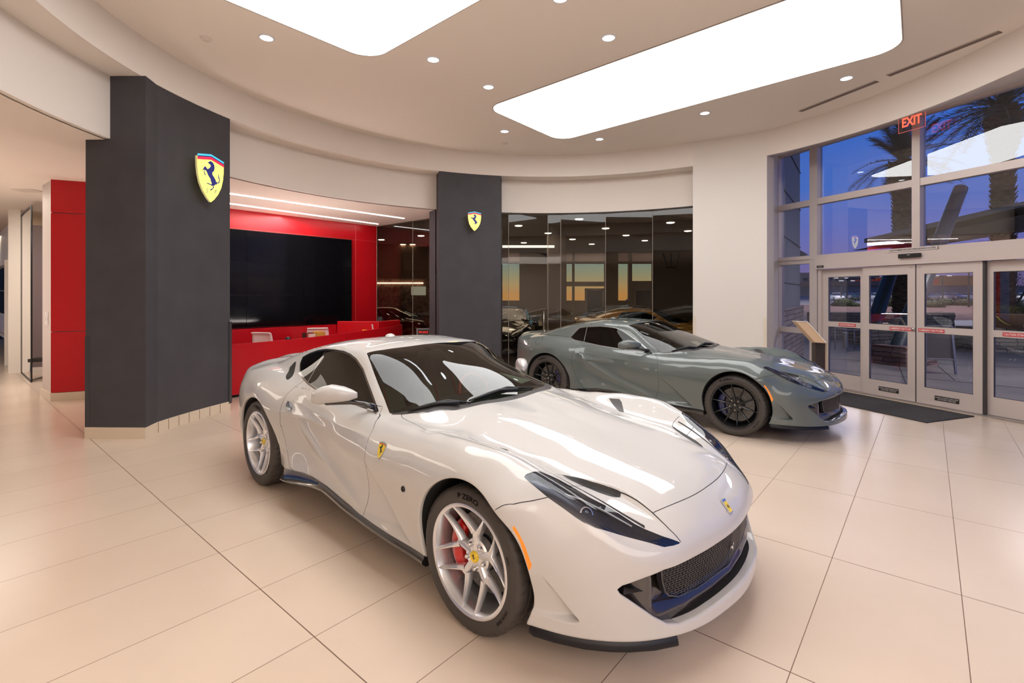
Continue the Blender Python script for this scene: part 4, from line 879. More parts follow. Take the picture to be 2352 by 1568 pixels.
# --- emblem signs on the pillars (lit faces standing off on a post)
SIGN_M = [mat('sign_yellow',(.9,.8,.1),.4,emit=(.85,.76,.12),es=1.9), mat('sign_blue',(.01,.012,.15),.4,emit=(.02,.03,.30),es=.35), mat('sign_red',(.7,.01,.06),.4,emit=(1,.02,.08),es=.75), mat('sign_dark',(.01,.03,.2),.4), mat('sign_cyan',(.05,.5,.8),.4,emit=(.08,.62,.9),es=.7)]
def wall_sign(px, py, r, size, label, tilt=0.):
    x, y = ray_ring(px, r); z = CAM_H-(py-Y_HOR)/F_PX*y; n = Vector((CX-x,CY-y,0)).normalized(); rt = Vector((-n.y,n.x,0)); c = Vector((x,y,z))+n*.14
    if rt.x < 0: rt = -rt
    e = empty('emblem_sign', (x,y,z), 0, label, 'sign', 'lit shield emblems on the pillars'); L0 = lambda a,b,h: tuple(c+rt*a+Vector((0,0,b))+n*h-Vector((x,y,z)))
    mb = MB(); flat_poly(mb, shield_outline(size*1.0), lambda a,b,h: L0(a,b,h-.03), .03); mb.build('sign_body', mat('sign_edge',(.5,.45,.2),.4,emit=(1,.85,.4),es=.35), e)
    build_shield(e, L0, SIGN_M, size, None, True, 'emblem', .004)
    mb = MB(); mb.tube([tuple(Vector((0,0,-.02))+n*.0),tuple(Vector((0,0,-.02))+n*.12)], size*.16, 20); mb.build('sign_post', mat('post_black',(.012,.011,.011),.5), e); return e
wall_sign(463.5,408,R1,.435,'large lit yellow horse shield on the tall grey pillar at left'); wall_sign(1086.5,509,R1,.27,'small lit yellow horse shield on the grey pillar behind the white coupe')
# --- ceiling light panels, downlights, slots
PANEL = emitter('light_panel',(1,.985,.965),5.2)
def rounded(pts, r, n=8):
    out = []
    for i,p in enumerate(pts):
        p = Vector((*p,0)); a = Vector((*pts[i-1],0)); b = Vector((*pts[(i+1)%len(pts)],0)); u = (a-p).normalized(); v = (b-p).normalized(); h = u.angle(v)/2; d = r/math.tan(h); c = p+(u+v).normalized()*(r/math.sin(h))
        s, e = p+u*d-c, p+v*d-c
        for k in range(n+1): q = s.lerp(e,k/n).normalized()*r; out.append((c.x+q.x,c.y+q.y))
    return out
for pts, lab in (([(-.40,7.80),(.93,9.47),(4.66,5.91),(3.39,4.36)],'long glowing white ceiling panel with rounded corners over the two cars'),
                 ([(-1.77,6.22),(-3.15,4.59),(.75,1.13),(2.13,2.76)],'glowing white ceiling panel cut off by the top edge at left')):
    e = empty('ceiling_light_panel', (pts[0][0],pts[0][1],ZC), 0, lab, 'light'); R = rounded(pts,.30)
    mb = MB(); flat_poly(mb, R, lambda a,b,h: (a-pts[0][0],b-pts[0][1],-.012)); o = mb.build('diffuser', PANEL, e)
    mb = MB(); n = len(R); g = .012; C = (sum(p[0] for p in R)/n, sum(p[1] for p in R)/n); S = [(p[0]+(p[0]-C[0])*.006-pts[0][0], p[1]+(p[1]-C[1])*.006-pts[0][1]) for p in R]
    mb.tube([(a,b,-.006) for a,b in S+[S[0]]], .007, 6); mb.build('panel_frame', mat('panel_edge',(.35,.30,.27),.5), e)
DL = emitter('downlight_glow',(.95,.97,1),9.); DLR = mat('downlight_trim',(.75,.74,.78),.35)
names = ['nearest the white panel at left','between the two ceiling panels','left of the long panel, second row','just left of the long panel tip','below the corner of the long panel','under the long edge of the panel','above the glass doors','at the upper side of the long panel','at the top edge of the picture']
for (px,py), nm in zip(((612,86),(995,136),(1122,199),(1159,301),(1377,319),(1619,259),(1944,179),(1398,86),(1287,-5)), names):
    x,y,z = at_z(px,py,ZC); e = empty('recessed_downlight',(x,y,ZC),0,'small round recessed ceiling downlight '+nm,'light','recessed downlights in the ceiling')
    mb = MB(); mb.lathe([(.070,.001),(.070,-.012),(.082,-.010),(.088,-.001)],32); mb.build('trim_ring',DLR,e,smooth=True)
    mb = MB(); mb.lathe([(.0001,-.004),(.071,-.004)],28); mb.build('lamp_face',DL,e)
for (px,py), nm in (((473,88),'left of the first downlight'),((1159,329),'under the middle downlight')):
    x,y,z = at_z(px,py,ZC); mb = MB(); mb.lathe([(.0001,-.022),(.05,-.020),(.062,-.008),(.064,0)],28,'z',Matrix.Translation((x,y,ZC))); tag(mb.build('smoke_detector', mat('detector_plastic',(.74,.66,.60),.5), smooth=True),'small round ceiling sensor '+nm,'sensor','ceiling sensors')
for A,B,nm in (((1838,255),(2014,186),'nearer the white wall'),((2040,173),(2297,72),'at the right above the windows')):
    a = Vector(at_z(*A,ZC)); b = Vector(at_z(*B,ZC)); mb = MB(); mb.bar(a-Vector((0,0,.004)),b-Vector((0,0,.004)),.075,.008); e = empty('slot_diffuser',tuple(a),0,'dark linear air slot in the ceiling '+nm,'vent','linear air slots')
    o = mb.build('slot', mat('slot_dark',(.17,.12,.10),.6), None); o.parent = e; o.matrix_parent_inverse = Matrix.Translation(-a)
    mb = MB()
    for s in (-1,1): n = Vector((b.y-a.y,a.x-b.x,0)).normalized()*.043*s; mb.bar(a+n-Vector((0,0,.005)),b+n-Vector((0,0,.005)),.010,.010)
    o = mb.build('slot_trim', mat('slot_rim',(.55,.47,.42),.5), None); o.parent = e; o.matrix_parent_inverse = Matrix.Translation(-a)
# --- alcove: red wall, video wall, ceiling with light strips, side glass
RA, RB = Vector((-5.82,10.22,0)), Vector((-3.53,12.90,0)); RD = (RB-RA).normalized(); RN = Vector((RD.y,-RD.x,0)); RA2 = RA-RD*3.2
rw = lambda t, z, d=0: tuple(RA+RD*t+RN*d+Vector((0,0,z)))
LEN = (RB-RA).length
mb = MB(); mb.prism([rw(-.9,0,0),rw(LEN,0,0),rw(LEN,0,-.15),rw(-.9,0,-.15)],(0,0,ZK+.02)); o = struct('wall_back.001', mb, redm); fix_normals(o)
mb = MB(); mb.bar(rw(-.9,3.02,.002),rw(LEN,3.02,.002),.006,.006); mb.bar(rw(LEN-.62,.0,.002),rw(LEN-.62,3.42,.002),.004,.006); struct('trim_6', mb, mat('red_seam',(.75,.10,.08),.4))
tv = empty('video_wall', tuple(RA+Vector((0,0,.95))), 0, 'large black tiled video wall on the red back wall', 'screen')
scr = mat('screen_glass',(.003,.003,.004),.10,0,0.,spec=.25); tt = LEN-.78
mb = MB(); mb.prism([tuple(Vector(rw(t,z,.01))-Vector(tv.location)) for t,z in ((tt-3.72,.94),(tt,.94),(tt,3.0),(tt-3.72,3.0))], tuple(RN*.06)); fix_normals(mb.build('screen_frame', mat('screen_edge',(.01,.01,.011),.3), tv))
for i in range(3):
    for j in range(3):
        t0, z0 = tt-3.70+1.235*i, .955+.68*j; mb = MB(); mb.prism([tuple(Vector(rw(t,z,.07))-Vector(tv.location)) for t,z in ((t0+.004,z0+.004),(t0+1.231,z0+.004),(t0+1.231,z0+.676),(t0+.004,z0+.676))], tuple(RN*.012)); fix_normals(mb.build('screen_tile', scr, tv))
# side ceilings outside the ring, one slab with the round hole
mb = MB(); n = 96; A = arc_pts(R2+.08,0,360,n); B = [(CX+ (30 if 0 else 1)*0 + CX*0+ (p[0]-CX)*6+CX*0, CY+(p[1]-CY)*6) for p in A]
aL0, aL1 = a_w0-2, 290
A = arc_pts(R2+.06,aL0,aL1,n); B = [(CX+(x-CX)*4.2, CY+(y-CY)*4.2) for x,y in A]; mb.sheet([[(x,y,ZK) for x,y in B],[(x,y,ZK) for x,y in A]]); mb.sheet([[(x,y,ZK+.1) for x,y in A],[(x,y,ZK+.1) for x,y in B]]); struct('ceiling.002', mb, mat('side_ceiling_paint',(.88,.78,.70),.7,spec=.2))
LED = emitter('led_strip',(1,.93,.90),14.)
for (A_,B_,nm) in (((500,440),(928,501),'nearer the camera'),((500,463),(868,514),'nearer the red wall')):
    a = Vector(at_z(*A_,ZK)); b = Vector(at_z(*B_,ZK)); a = a+(a-b).normalized()*.1; mb = MB(); mb.bar(a-Vector((0,0,.006)),b-Vector((0,0,.006)),.045,.010)
    e = empty('led_light_strip',tuple(b),0,'thin white light strip in the alcove ceiling '+nm,'light','alcove ceiling light strips'); o = mb.build('strip_lens', LED); o.parent = e; o.matrix_parent_inverse = Matrix.Translation(-b)
# alcove side glass with its dark frame
GA, GB = Vector((-3.53,12.90,0)), Vector((-1.70,11.34,0)); gl = glass('smoked_glass',(.52,.46,.40),1.0)
mb = MB(); mb.add([(*GA.xy,0),(*GB.xy,0),(*GB.xy,ZK),(*GA.xy,ZK)],[(0,1,2,3)]); o = mb.build('window_1', gl); tag(o, kind='structure')
mb = MB()
for p in (GA,GA.lerp(GB,.62)): mb.bar(p,p+Vector((0,0,ZK)),.012,.012)
o2 = mb.build('window_frame', mat('glass_joint',(.30,.25,.2),.4), o)
# curved glass between the pillar and the white wall
g0, g1 = ang(ray_ring(1145,R2+.02)), ang(ray_ring(1600,R2+.02)); G = arc_pts(R2+.03,g0,g1,5)
o = None
mb = MB(); 
gj = [ray_ring(p,R2+.03) for p in (1146,1168,1258.5,1288,1391,1499,1601)]
for a,b in zip(gj,gj[1:]): mb.add([(*a,0),(*b,0),(*b,ZH),(*a,ZH)],[(0,1,2,3)])
o = mb.build('window_2', glass('smoked_glass_dark',(.47,.42,.34),1.0)); tag(o, kind='structure')
mb = MB(); mb.tube([(x,y,ZH-.012) for x,y in arc_pts(R2+.015,g0,g1,24)],.024,6); mb.build('head_channel', mat('channel_dark',(.05,.04,.033),.5), o); mb = MB()
for p in gj[1:-1]: mb.bar((*p,0),(*p,ZH),.010,.010)
mb.build('window_frame', mat('glass_joint',()), o)
mb = MB(); p = ray_ring(1249,R2-.05); mb.tube([(p[0],p[1],.75),(p[0],p[1],1.30)],.014,12); mb.tube([(p[0],p[1],.85),(p[0],p[1]+.09,.85)],.008,8); mb.tube([(p[0],p[1],1.2),(p[0],p[1]+.09,1.2)],.008,8); mb.build('door_handle', mat('handle_steel',(.6,.58,.55),.25,1.), o, smooth=True)
# ------------------------------------------------------------------ reception desk and what stands at it
desk = empty('reception_desk', (-3.7,9.2,0), 0, 'curved red reception desk in front of the video wall', 'desk'); DL0 = Vector(desk.location)
def spline(P, n):
    P = [Vector(p) for p in P]; out = []
    for i in range(len(P)-1):
        a, b, c, d = P[max(i-1,0)], P[i], P[i+1], P[min(i+2,len(P)-1)]
        for k in range(n): t = k/n; out.append(.5*((2*b)+(c-a)*t+(2*a-5*b+4*c-d)*t*t+(3*b-a-3*c+d)*t**3))
    return out+[P[-1]]
D = spline([(-4.75,7.45,.86),(-4.42,7.84,.853),(-3.66,8.98,.865),(-2.95,10.55,.90),(-2.62,11.55,.935),(-2.62,11.75,.94)],8)
mb = MB(); off = Vector((-.80,.45,0)).normalized()*.05
mb.sheet([[p.xy.to_3d()+Vector((0,0,.05))-DL0 for p in D],[p-DL0 for p in D],[p+off-DL0 for p in D],[p.xy.to_3d()+off+Vector((0,0,.05))-DL0 for p in D]]); fix_normals(mb.build('front_panel', redm, desk, angle=30))
mb = MB(); m = D[20]; mb.bar(Vector((m.x,m.y,.05))+Vector((.003,-.003,0))-DL0, m+Vector((.003,-.003,0))-DL0,.006,.006); mb.build('panel_joint', mat('red_joint',(.30,.003,.006),.4), desk)
mb = MB(); mb.sheet([[p.xy.to_3d()+off*1.6-DL0 for p in D],[p.xy.to_3d()+off*1.6+Vector((0,0,.05))-DL0 for p in D]]); mb.build('toe_kick', mat('toe_dark',(.02,.015,.015),.6), desk)
mb = MB(); I = [p+off-Vector((0,0,.13)) for p in D]; O2 = [p+off*11-Vector((0,0,.13)) for p in D]; mb.sheet([[p-DL0 for p in I],[p-DL0 for p in O2],[p-Vector((0,0,.03))-DL0 for p in O2],[p-Vector((0,0,.03))-DL0 for p in I]]); mb.build('work_top', redm, desk)
cre = empty('back_counter', (-4.4,9.9,0), 0, 'low red back counter standing before the video wall', 'counter'); c0 = Vector(cre.location)
a, b = Vector((-5.03,9.05,0)), Vector((-3.77,10.60,0)); mb = MB(); mb.prism([tuple(p+Vector((0,0,z))-c0) for p,z in ((a-RD*1.2,0),(b,0),(b,1.0),(a,1.0),(a-RD*1.2,1.0))], tuple(-RN*.04)); fix_normals(mb.build('counter_front', redm, cre))
a, b = Vector((-3.93,11.10,0)), Vector((-2.96,10.95,0)); mb = MB(); bx = [(-3.93,11.1),(-2.97,11.02),(-2.62,11.62),(-2.72,11.75),(-3.05,11.12),(-3.93,11.18)]
mb.prism([(x-c0.x,y-c0.y,0) for x,y in bx],(0,0,1.045)); fix_normals(mb.build('counter_return', redm, cre, bevel=.015))
def office_chair(loc, rz, label):
    e = empty('office_chair', loc, rz, label, 'chair', 'white chairs behind the desk'); wp = mat('chair_white',(.80,.74,.71),.3,0,.3); m2 = mat('chair_steel',(.4,.4,.4),.3,1.)
    mb = MB(); rows = []
    for z,y,w in ((.50,.20,.21),(.60,.235,.215),(.75,.262,.215),(.90,.275,.205),(.965,.285,.195),(.985,.31,.19),(.980,.34,.185)): rows.append([(x*w,y+.035*(x*x),z) for x in np.linspace(-1,1,9)])
    mb.sheet(rows); mb.build('backrest', wp, e, smooth=True).modifiers.new('s','SOLIDIFY').thickness = .022
    mb = MB(); rows = [[(x*.22,y,.46+.03*x*x-(.02 if y < -.2 else 0)) for x in np.linspace(-1,1,7)] for y in (-.26,-.22,-.1,.05,.18,.22)]; mb.sheet(rows); mb.build('seat', wp, e, smooth=True).modifiers.new('s','SOLIDIFY').thickness = .03
    mb = MB(); mb.tube([(0,0,.06),(0,0,.44)],.025,12); mb.build('column', m2, e, smooth=True)
    for k in range(5):
        a = 2*math.pi*k/5; mb = MB(); mb.tube([(0,0,.09),(.27*math.cos(a),.27*math.sin(a),.07)],[.022,.014],8); mb.lathe([(.001,-.012),(.03,-.012),(.03,.012),(.001,.012)],12,'y',Matrix.Translation((.27*math.cos(a),.27*math.sin(a),.032))); mb.build('leg', m2, e)
    return e
office_chair((-4.30,8.98,0), math.radians(165), 'white chair back behind the desk, left one, lower behind the red edge'); office_chair((-3.98,10.15,0), math.radians(200), 'white chair behind the desk, right one, turned aside by the books')
def book(loc, size, rz, m, label, tilt=0):
    mb = MB(); w,d,h = size; t = .004; R_ = Matrix.Translation(loc) @ Matrix.Rotation(rz,4,'Z') @ Matrix.Rotation(tilt,4,'Y')
    mb.box((-w/2,-d/2,0),(-w/2+t,d/2,h),R_); mb.box((w/2-t,-d/2,0),(w/2,d/2,h),R_); mb.box((-w/2,-d/2,0),(w/2,-d/2+t,h),R_); mb.mi = 1; mb.box((-w/2+t,-d/2+t,.004),(w/2-t,d/2-.004,h-.005),R_)
    return tag(mb.build('book', [m, mat('paper',(.8,.76,.68),.7)]), label, 'book', 'books on the desk')
for i,(c,h,lab) in enumerate((((.05,.02,.02),.185,'dark brown spine book, leftmost on the desk'),((.30,.02,.015),.18,'dark red book beside the brown one on the desk'),((.75,.68,.6),.16,'cream book in the middle of the desk row'),((.80,.40,.04),.20,'orange book standing on the desk behind the cream one'),((.62,.36,.06),.185,'ochre book at the right end of the desk row'))):
    p = at_y(706+i*6.2, 775, 9.42); book((p[0],9.42+.02*(i%2)+.1*(i>2),.735), (.045,.19,h), math.radians(-35), mat('book_%s'%'abcde'[i],c,.5), lab)
def desk_item(px, Y, name, label, cat, build): e = empty(name,(at_y(px,700,Y)[0],Y,0),0,label,cat); build(e); return e
def _phone(e):
    m = mat('phone_black',(.012,.012,.012),.4); mb = MB(); mb.lathe([(.0001,.88),(.035,.875),(.05,.85),(.055,.80),(.05,.735)],20); mb.build('speaker_dome', m, e, smooth=True)
desk_item(661.5, 8.95, 'desk_speaker', 'small black round-topped device on the desk between the white chairs', 'speaker', _phone)
def _term(e):
    m = mat('phone_black',()); mb = MB(); mb.prism([(-.05,-.02,.83),(.05,-.02,.83),(.09,.05,1.12),(-.01,.05,1.12)],(0,.02,0)); mb.build('screen', m, e); mb = MB(); mb.tube([(.09,.03,.80),(.13,.02,1.0),(.10,.03,1.10)],.006,6); mb.build('cable', m, e); mb = MB(); mb.box((-.08,-.06,.80),(.08,.08,.83)); mb.build('base', m, e)
desk_item(868, 11.45, 'card_terminal', 'black tilted screen with a cable at the right end of the desk', 'terminal', _term)
def _pot(e):
    mb = MB(); mb.lathe([(.001,.80),(.05,.80),(.055,.88),(.05,.89)],16); mb.build('tray', mat('tray_orange',(.8,.35,.03),.5), e, smooth=True); mb = MB(); mb.bar((.16,.1,.80),(.13,.1,1.0),.025,.025); mb.build('pen', mat('chair_white',()), e)
desk_item(838, 10.65, 'pen_tray', 'orange tray with a white pen on the desk far part', 'tray', _pot)
# small lettered stand in front of the alcove glass
e = empty('name_plate_stand', (at_y(973,764,11.2)[0],11.2,0), 0, 'small framed stand with red letters beside the narrow grey pillar', 'sign')
mb = MB(); mb.tube([(0,0,0),(0,0,.72)],.02,10); mb.build('post', mat('handle_steel',()), e); mb = MB(); mb.box((-.16,-.01,.70),(.16,.02,.88)); mb.build('frame', mat('plate_grey',(.25,.24,.25),.4), e)
mb = MB(); mb.box((-.13,-.016,.735),(.13,-.011,.85)); mb.build('panel', mat('plate_black',(.02,.02,.02),.4), e); mb = MB(); add_text(mb,'PENSKE',.065,lambda a,b,h: (a,-.018,.79+b),.0015); mb.build('lettering', mat('plate_red',(.8,.02,.02),.4,emit=(1,.03,.03),es=.5), e)
# ------------------------------------------------------------------ left corridor: red clad pillar, glass, far doors
cP, cL, cR = (-7.12,7.645),(-7.62,8.02),(-6.2,8.05)
mb = MB(); mb.prism([(*cP,0),(*cR,0),(cR[0],9.4,0),(-7.3,9.4,0),(*cL,0)],(0,0,ZK+.02)); o = mb.build('wall_left.001', mat('jamb_paint',(.62,.53,.49),.55)); fix_normals(o); tag(o, kind='structure')
d = (Vector((*cR,0))-Vector((*cP,0))).normalized(); nrm = Vector((d.y,-d.x,0))*.03; panel = empty('red_cladding', (*cP,0), 0, 'tall red cladding panels on the narrow pillar at far left', 'panel')
for z0,z1 in ((.13,1.065),(1.075,2.905),(2.915,3.42)):
    mb = MB(); q = Vector((*cP,0)); mb.prism([tuple(p-q) for p in (q+nrm*.1+Vector((0,0,z0)), Vector((*cR,0))+nrm*.1+Vector((0,0,z0)), Vector((*cR,0))+nrm*.1+Vector((0,0,z1)), q+nrm*.1+Vector((0,0,z1)))], tuple(nrm)); fix_normals(mb.build('panel', redm, panel))
mb = MB(); mb.prism([(cP[0]+.01,cP[1]-.035,0),(cR[0],cR[1]-.035,0),(cR[0],cR[1],0),(*cP,0)],(0,0,.125)); mb.prism([(cP[0]+.01,cP[1]-.035,0),(*cP,0),(*cL,0),(cL[0]-.02,cL[1]-.03,0)],(0,0,.125)); o = mb.build('baseboard_left.002', trimtile); fix_normals(o); tag(o, kind='structure')
u = (Vector((*cL,0))-Vector((*cP,0))).normalized(); nn = Vector((-u.y,u.x,0)); 
for k, lab in ((.22,'left'),(.42,'right')):
    mb = MB(); c = Vector((*cP,0)).lerp(Vector((*cL,0)),.75-k*.9)+nn*.006+Vector((0,0,1.27)); mb.bar(c-Vector((0,0,.10)),c+Vector((0,0,.10)),.07,.012,up=nn); p_ = mb.build('light_switch', mat('switch_white',(.85,.8,.78),.4)); tag(p_, 'white %s wall switch plate on the pillar side at far left'%lab,'switch','wall switches')
    mb = MB(); mb.bar(c+nn*.008-Vector((0,0,.03)),c+nn*.008+Vector((0,0,.03)),.03,.008,up=nn); mb.build('rocker', mat('switch_white',()), p_)
gA, gB, gC = Vector((-9.0,9.256,0)), Vector((-10.35,10.42,0)), Vector((-15.2,14.6,0)); cg = glass('corridor_glass',(.72,.70,.66),1.3)
mb = MB(); 
for a,b in ((gA,gB),(gB+(gC-gB)*.045,gC)): mb.add([tuple(a),tuple(b),tuple(b+Vector((0,0,3.3))),tuple(a+Vector((0,0,3.3)))],[(0,1,2,3)])
o = mb.build('window_3', cg); tag(o, kind='structure'); mb = MB(); mb.bar(gA,gA+Vector((0,0,3.3)),.018,.018); mb.bar(gA+Vector((0,0,3.3)),gB+Vector((0,0,3.3)),.02,.03); mb.bar(gA+Vector((0,0,.01)),gB+Vector((0,0,.01)),.02,.02); mb.build('window_frame', mat('frame_black',(.012,.01,.01),.4), o)
q = gB+(gC-gB).normalized()*.12; mb = MB(); mb.bar(q,q+Vector((0,0,ZK)),.26,.26); tag(mb.build('wall_left.002', wallm), kind='structure')
q2 = gB+(gC-gB).normalized()*1.75; mb = MB(); mb.bar(q2,q2+Vector((0,0,2.45)),.20,.20); tag(mb.build('trim_7', wallm), kind='structure')
mb = MB(); gd = (gC-gB).normalized(); mb.bar(q+Vector((0,0,2.85)),gC+Vector((0,0,2.85)),.12,.9); o = mb.build('wall_left.003', wallm); tag(o, kind='structure')
for pp, lab in ((q2+gd*.20,'nearer'),(q2-gd*.35,'farther')):
    e = empty('door_pull', tuple(pp), 0, 'upright steel door pull on the %s far-left glass door'%('left' if lab == 'nearer' else 'right'), 'handle', 'door pulls on the far glass doors'); mb = MB(); hn = Vector((gd.y,-gd.x,0))*(-.06); hn = -hn if hn.y > 0 else hn
    mb.tube([hn*.2+Vector((0,0,.88)),hn+Vector((0,0,.88)),hn+Vector((0,0,1.34)),hn*.2+Vector((0,0,1.34))],.014,8); mb.build('bar', mat('pull_bronze',(.28,.22,.18),.35,.9), e)
# room behind the opening: plum wall, chair, floor strip
mb = MB(); mb.prism([(-10.1,10.33,0),(-7.7,11.25,0),(-7.8,11.45,0),(-10.2,10.53,0)],(0,0,3.1)); o = mb.build('wall_left.004', mat('plum_wall',(.22,.17,.18),.6)); fix_normals(o); tag(o, kind='structure')
mb = MB(); mb.prism([(-10.1,10.30,0),(-7.7,11.22,0),(-7.7,11.25,0),(-10.1,10.33,0)],(0,0,.12)); o = mb.build('baseboard_left.003', wallm); fix_normals(o); tag(o, kind='structure')
e = empty('lounge_chair', (-9.0,9.75,0), math.radians(20), 'dark lounge chair on a bent steel leg inside the doorway at far left', 'chair'); mb = MB(); mb.sheet([[(x,y,.42-.05*(y > .1)) for x in (-.3,.3)] for y in (-.3,-.25,0,.25)]); mb.build('seat', mat('chair_black',(.02,.017,.016),.5), e).modifiers.new('s','SOLIDIFY').thickness = .06
for s in (-.26,.26): mb = MB(); mb.tube([(s,-.28,.40),(s,-.30,.05),(s,-.2,.015),(s,.3,.015)],.012,8); mb.build('leg', mat('handle_steel',()), e, smooth=True)
mb = MB(); mb.sheet([[(x,.25+.1*(z-.4),z) for x in (-.3,.3)] for z in (.4,.6,.8)]); mb.build('backrest', mat('chair_black',()), e).modifiers.new('s','SOLIDIFY').thickness = .05
# long white counter seen through the corridor glass
e = empty('long_counter', (-15.6,15.3,0), math.radians(-40.7), 'long white counter with a black base behind the corridor glass', 'counter'); mb = MB(); mb.box((-4,-.3,.62),(4.5,.3,1.12)); mb.build('counter_front', mat('counter_white',(.82,.72,.62),.35), e, bevel=.01); mb = MB(); mb.box((-3.95,-.26,.2),(4.45,.26,.62)); mb.build('counter_base', mat('counter_black',(.015,.013,.012),.5), e); mb = MB(); mb.box((-4,-.34,.55),(4.5,.34,.60)); mb.build('foot_rail', mat('counter_white',()), e)
mb = MB(); mb.prism([(-20,17.6,0),(-9.5,17.6,0),(-9.5,17.8,0),(-20,17.8,0)],(0,0,3.4)); o = mb.build('wall_back.002', mat('far_dark',(.02,.016,.014),.5)); fix_normals(o); tag(o, kind='structure')
mb = MB(); 
for x in np.arange(-19.5,-9.5,.62): mb.box((x,17.5,0),(x+.03,17.6,2.7))
mb.box((-20,17.5,1.75),(-9.5,17.6,1.80)); mb.box((-20,17.48,2.68),(-9.5,17.6,2.74)); tag(mb.build('trim_8', mat('far_frame',(.30,.24,.19),.5)), kind='structure')
# shell beyond view
mb = MB()
mb.prism([(-30,-9,0),(14,-9,0),(14,-8.8,0),(-30,-8.8,0)],(0,0,ZK+1.3)); o = mb.build('wall_front', wallm); fix_normals(o); tag(o, kind='structure')
mb = MB(); mb.prism([(-30,-9,0),(-29.8,-9,0),(-29.8,30,0),(-30,30,0)],(0,0,ZK+.2)); o = mb.build('wall_left.005', wallm); fix_normals(o); tag(o, kind='structure')
x,y,z = at_z(65,437,ZK); mb = MB(); mb.box((x-.18,y-.12,ZK-.012),(x+.18,y+.12,ZK)); o = mb.build('ceiling_vent', mat('vent_plate',(.70,.60,.52),.5)); tag(o,'flat square vent plate in the corridor ceiling at left','vent')
# ------------------------------------------------------------------ window wall with sliding doors
al = mat('white_aluminium',(.66,.575,.54),.38,.25); aln = mat('frame_shadow',(.20,.17,.17),.5); wg = glass('window_glass',(.66,.70,.76),3.4)
W = lambda px, z, d=0.: win_at(px)+WN*d+Vector((0,0,z))
ZW = 4.38
def beam(mb, a, b, w, d): mb.bar(a, b, w, d, up=WN) if abs((b-a).normalized().z) > .9 else mb.bar(a, b, d, w)
# soffit and jamb
P0 = ray_ring(1761.5,5.12); A = arc_pts(R1, a_w1, -52, 40); mb = MB(); rows = [[],[]]
for i,(x,y) in enumerate(A):
    t = i/40; Y = 10.0+(1.0-10.0)*t; rows[0].append((x,y,ZS)); rows[1].append((WX(Y)+.06,Y,ZW+.03))
mb.sheet(rows); o = mb.build('ceiling.004', headm); tag(o, kind='structure')
mb = MB(); jx = win_at(1789); mb.add([(*P0,0),(*P0,ZS),(jx.x,jx.y,ZW+.03),(jx.x,jx.y,0)],[(0,1,2,3)]); mb.prism([(jx.x,jx.y,0),(jx.x+.10,jx.y+.4,0),(jx.x-.6,jx.y+.5,0),(P0[0]-.02,P0[1]+.30,0)],(0,0,ZW)); o = mb.build('wall_right.002', wallm); tag(o, kind='structure')
# panes
def pane(name, px0, px1, z0, z1, m=wg, d=-.02):
    mb = MB(); mb.add([W(px0,z0,d),W(px1,z0,d),W(px1,z1,d),W(px0,z1,d)],[(0,1,2,3)]); return mb.build(name, m)
PXR = 3200
win = pane('window_4',1789,PXR,2.28,ZW); tag(win, kind='structure'); pn = pane('pane',1789,1866,0.05,2.28); pn.parent = win
mb = MB()
for px, w in ((1791,.07),(1874,.15),(2110,.11),(2560,.11)): beam(mb, W(px,0 if px < 1900 else 2.3), W(px,ZW), w, .14)
beam(mb, W(1789,3.345), W(PXR,3.345), .11, .12); beam(mb, W(1789,ZW), W(PXR,ZW), .06, .14); beam(mb, W(1789,2.33), W(PXR,2.33), .07, .16); beam(mb, W(1789,2.27), W(1868,2.27), .10, .12); beam(mb, W(1789,.965), W(1868,.965), .10, .12); beam(mb, W(1789,.05), W(1868,.05), .10, .12)
mb.build('window_frame', al, win)
# door header, sensor, plates
mb = MB(); 
hx = [W(1884,2.105,.02),W(PXR,2.105,.02),W(PXR,2.30,.02),W(1884,2.30,.02)]; mb.prism([tuple(p) for p in hx], tuple(WN*.12)); hd = mb.build('trim_10', al); fix_normals(hd); tag(hd, kind='structure')
e = empty('motion_sensor', tuple(W(2105,2.235,.14)), math.atan2(WD.y,WD.x), 'black motion sensor bar over the sliding doors', 'sensor'); mb = MB(); mb.box((-.15,.0,-.032),(.15,.05,.032)); mb.build('housing', mat('sensor_black',(.012,.011,.011),.4), e, bevel=.008); mb = MB(); mb.box((-.02,.05,.008),(.02,.052,.014)); mb.build('sensor_mark', mat('switch_white',()), e)
def wtext(name, px, z, d, txt, size, m, plate=None, label=None, cat='sticker', group=None, bold=0., pad=(.02,.012), stretch=1.):
    """sticker on the window wall, reads from inside"""
    c = W(px,z,d); r = -WD; v, f = text_polys(txt, size, bold=bold); xs = [p[0]*stretch for p in v]; ys = [p[1] for p in v]
    e = empty(name, tuple(c), 0, label, cat, group); q = lambda a,b,h: tuple(r*a+Vector((0,0,b))+WN*h)
    if plate:
        mb = MB(); flat_poly(mb, [(min(xs)-pad[0],min(ys)-pad[1]),(max(xs)+pad[0],min(ys)-pad[1]),(max(xs)+pad[0],max(ys)+pad[1]),(min(xs)-pad[0],max(ys)+pad[1])], lambda a,b,h: q(a,b,h), .002); mb.build('plate', plate, e)
    mb = MB(); mb.add([q(a*stretch,b,.0035) for a,b in v], f); mb.build('lettering', m, e); return e
red = mat('sticker_red',(.62,.03,.05),.5); wht = mat('sticker_white',(.85,.78,.76),.5); bk = mat('sticker_black',(.015,.013,.013),.5); gry = mat('sticker_grey',(.66,.58,.55),.5)
wtext('door_notice', 2104, 2.335, .10, 'DOOR TO REMAIN UNLOCKED WHEN BUILDING IS OCCUPIED', .036, bk, gry, 'thin notice strip above the sliding doors with black capitals', 'sticker', bold=.0006, pad=(.02,.014), stretch=.62)
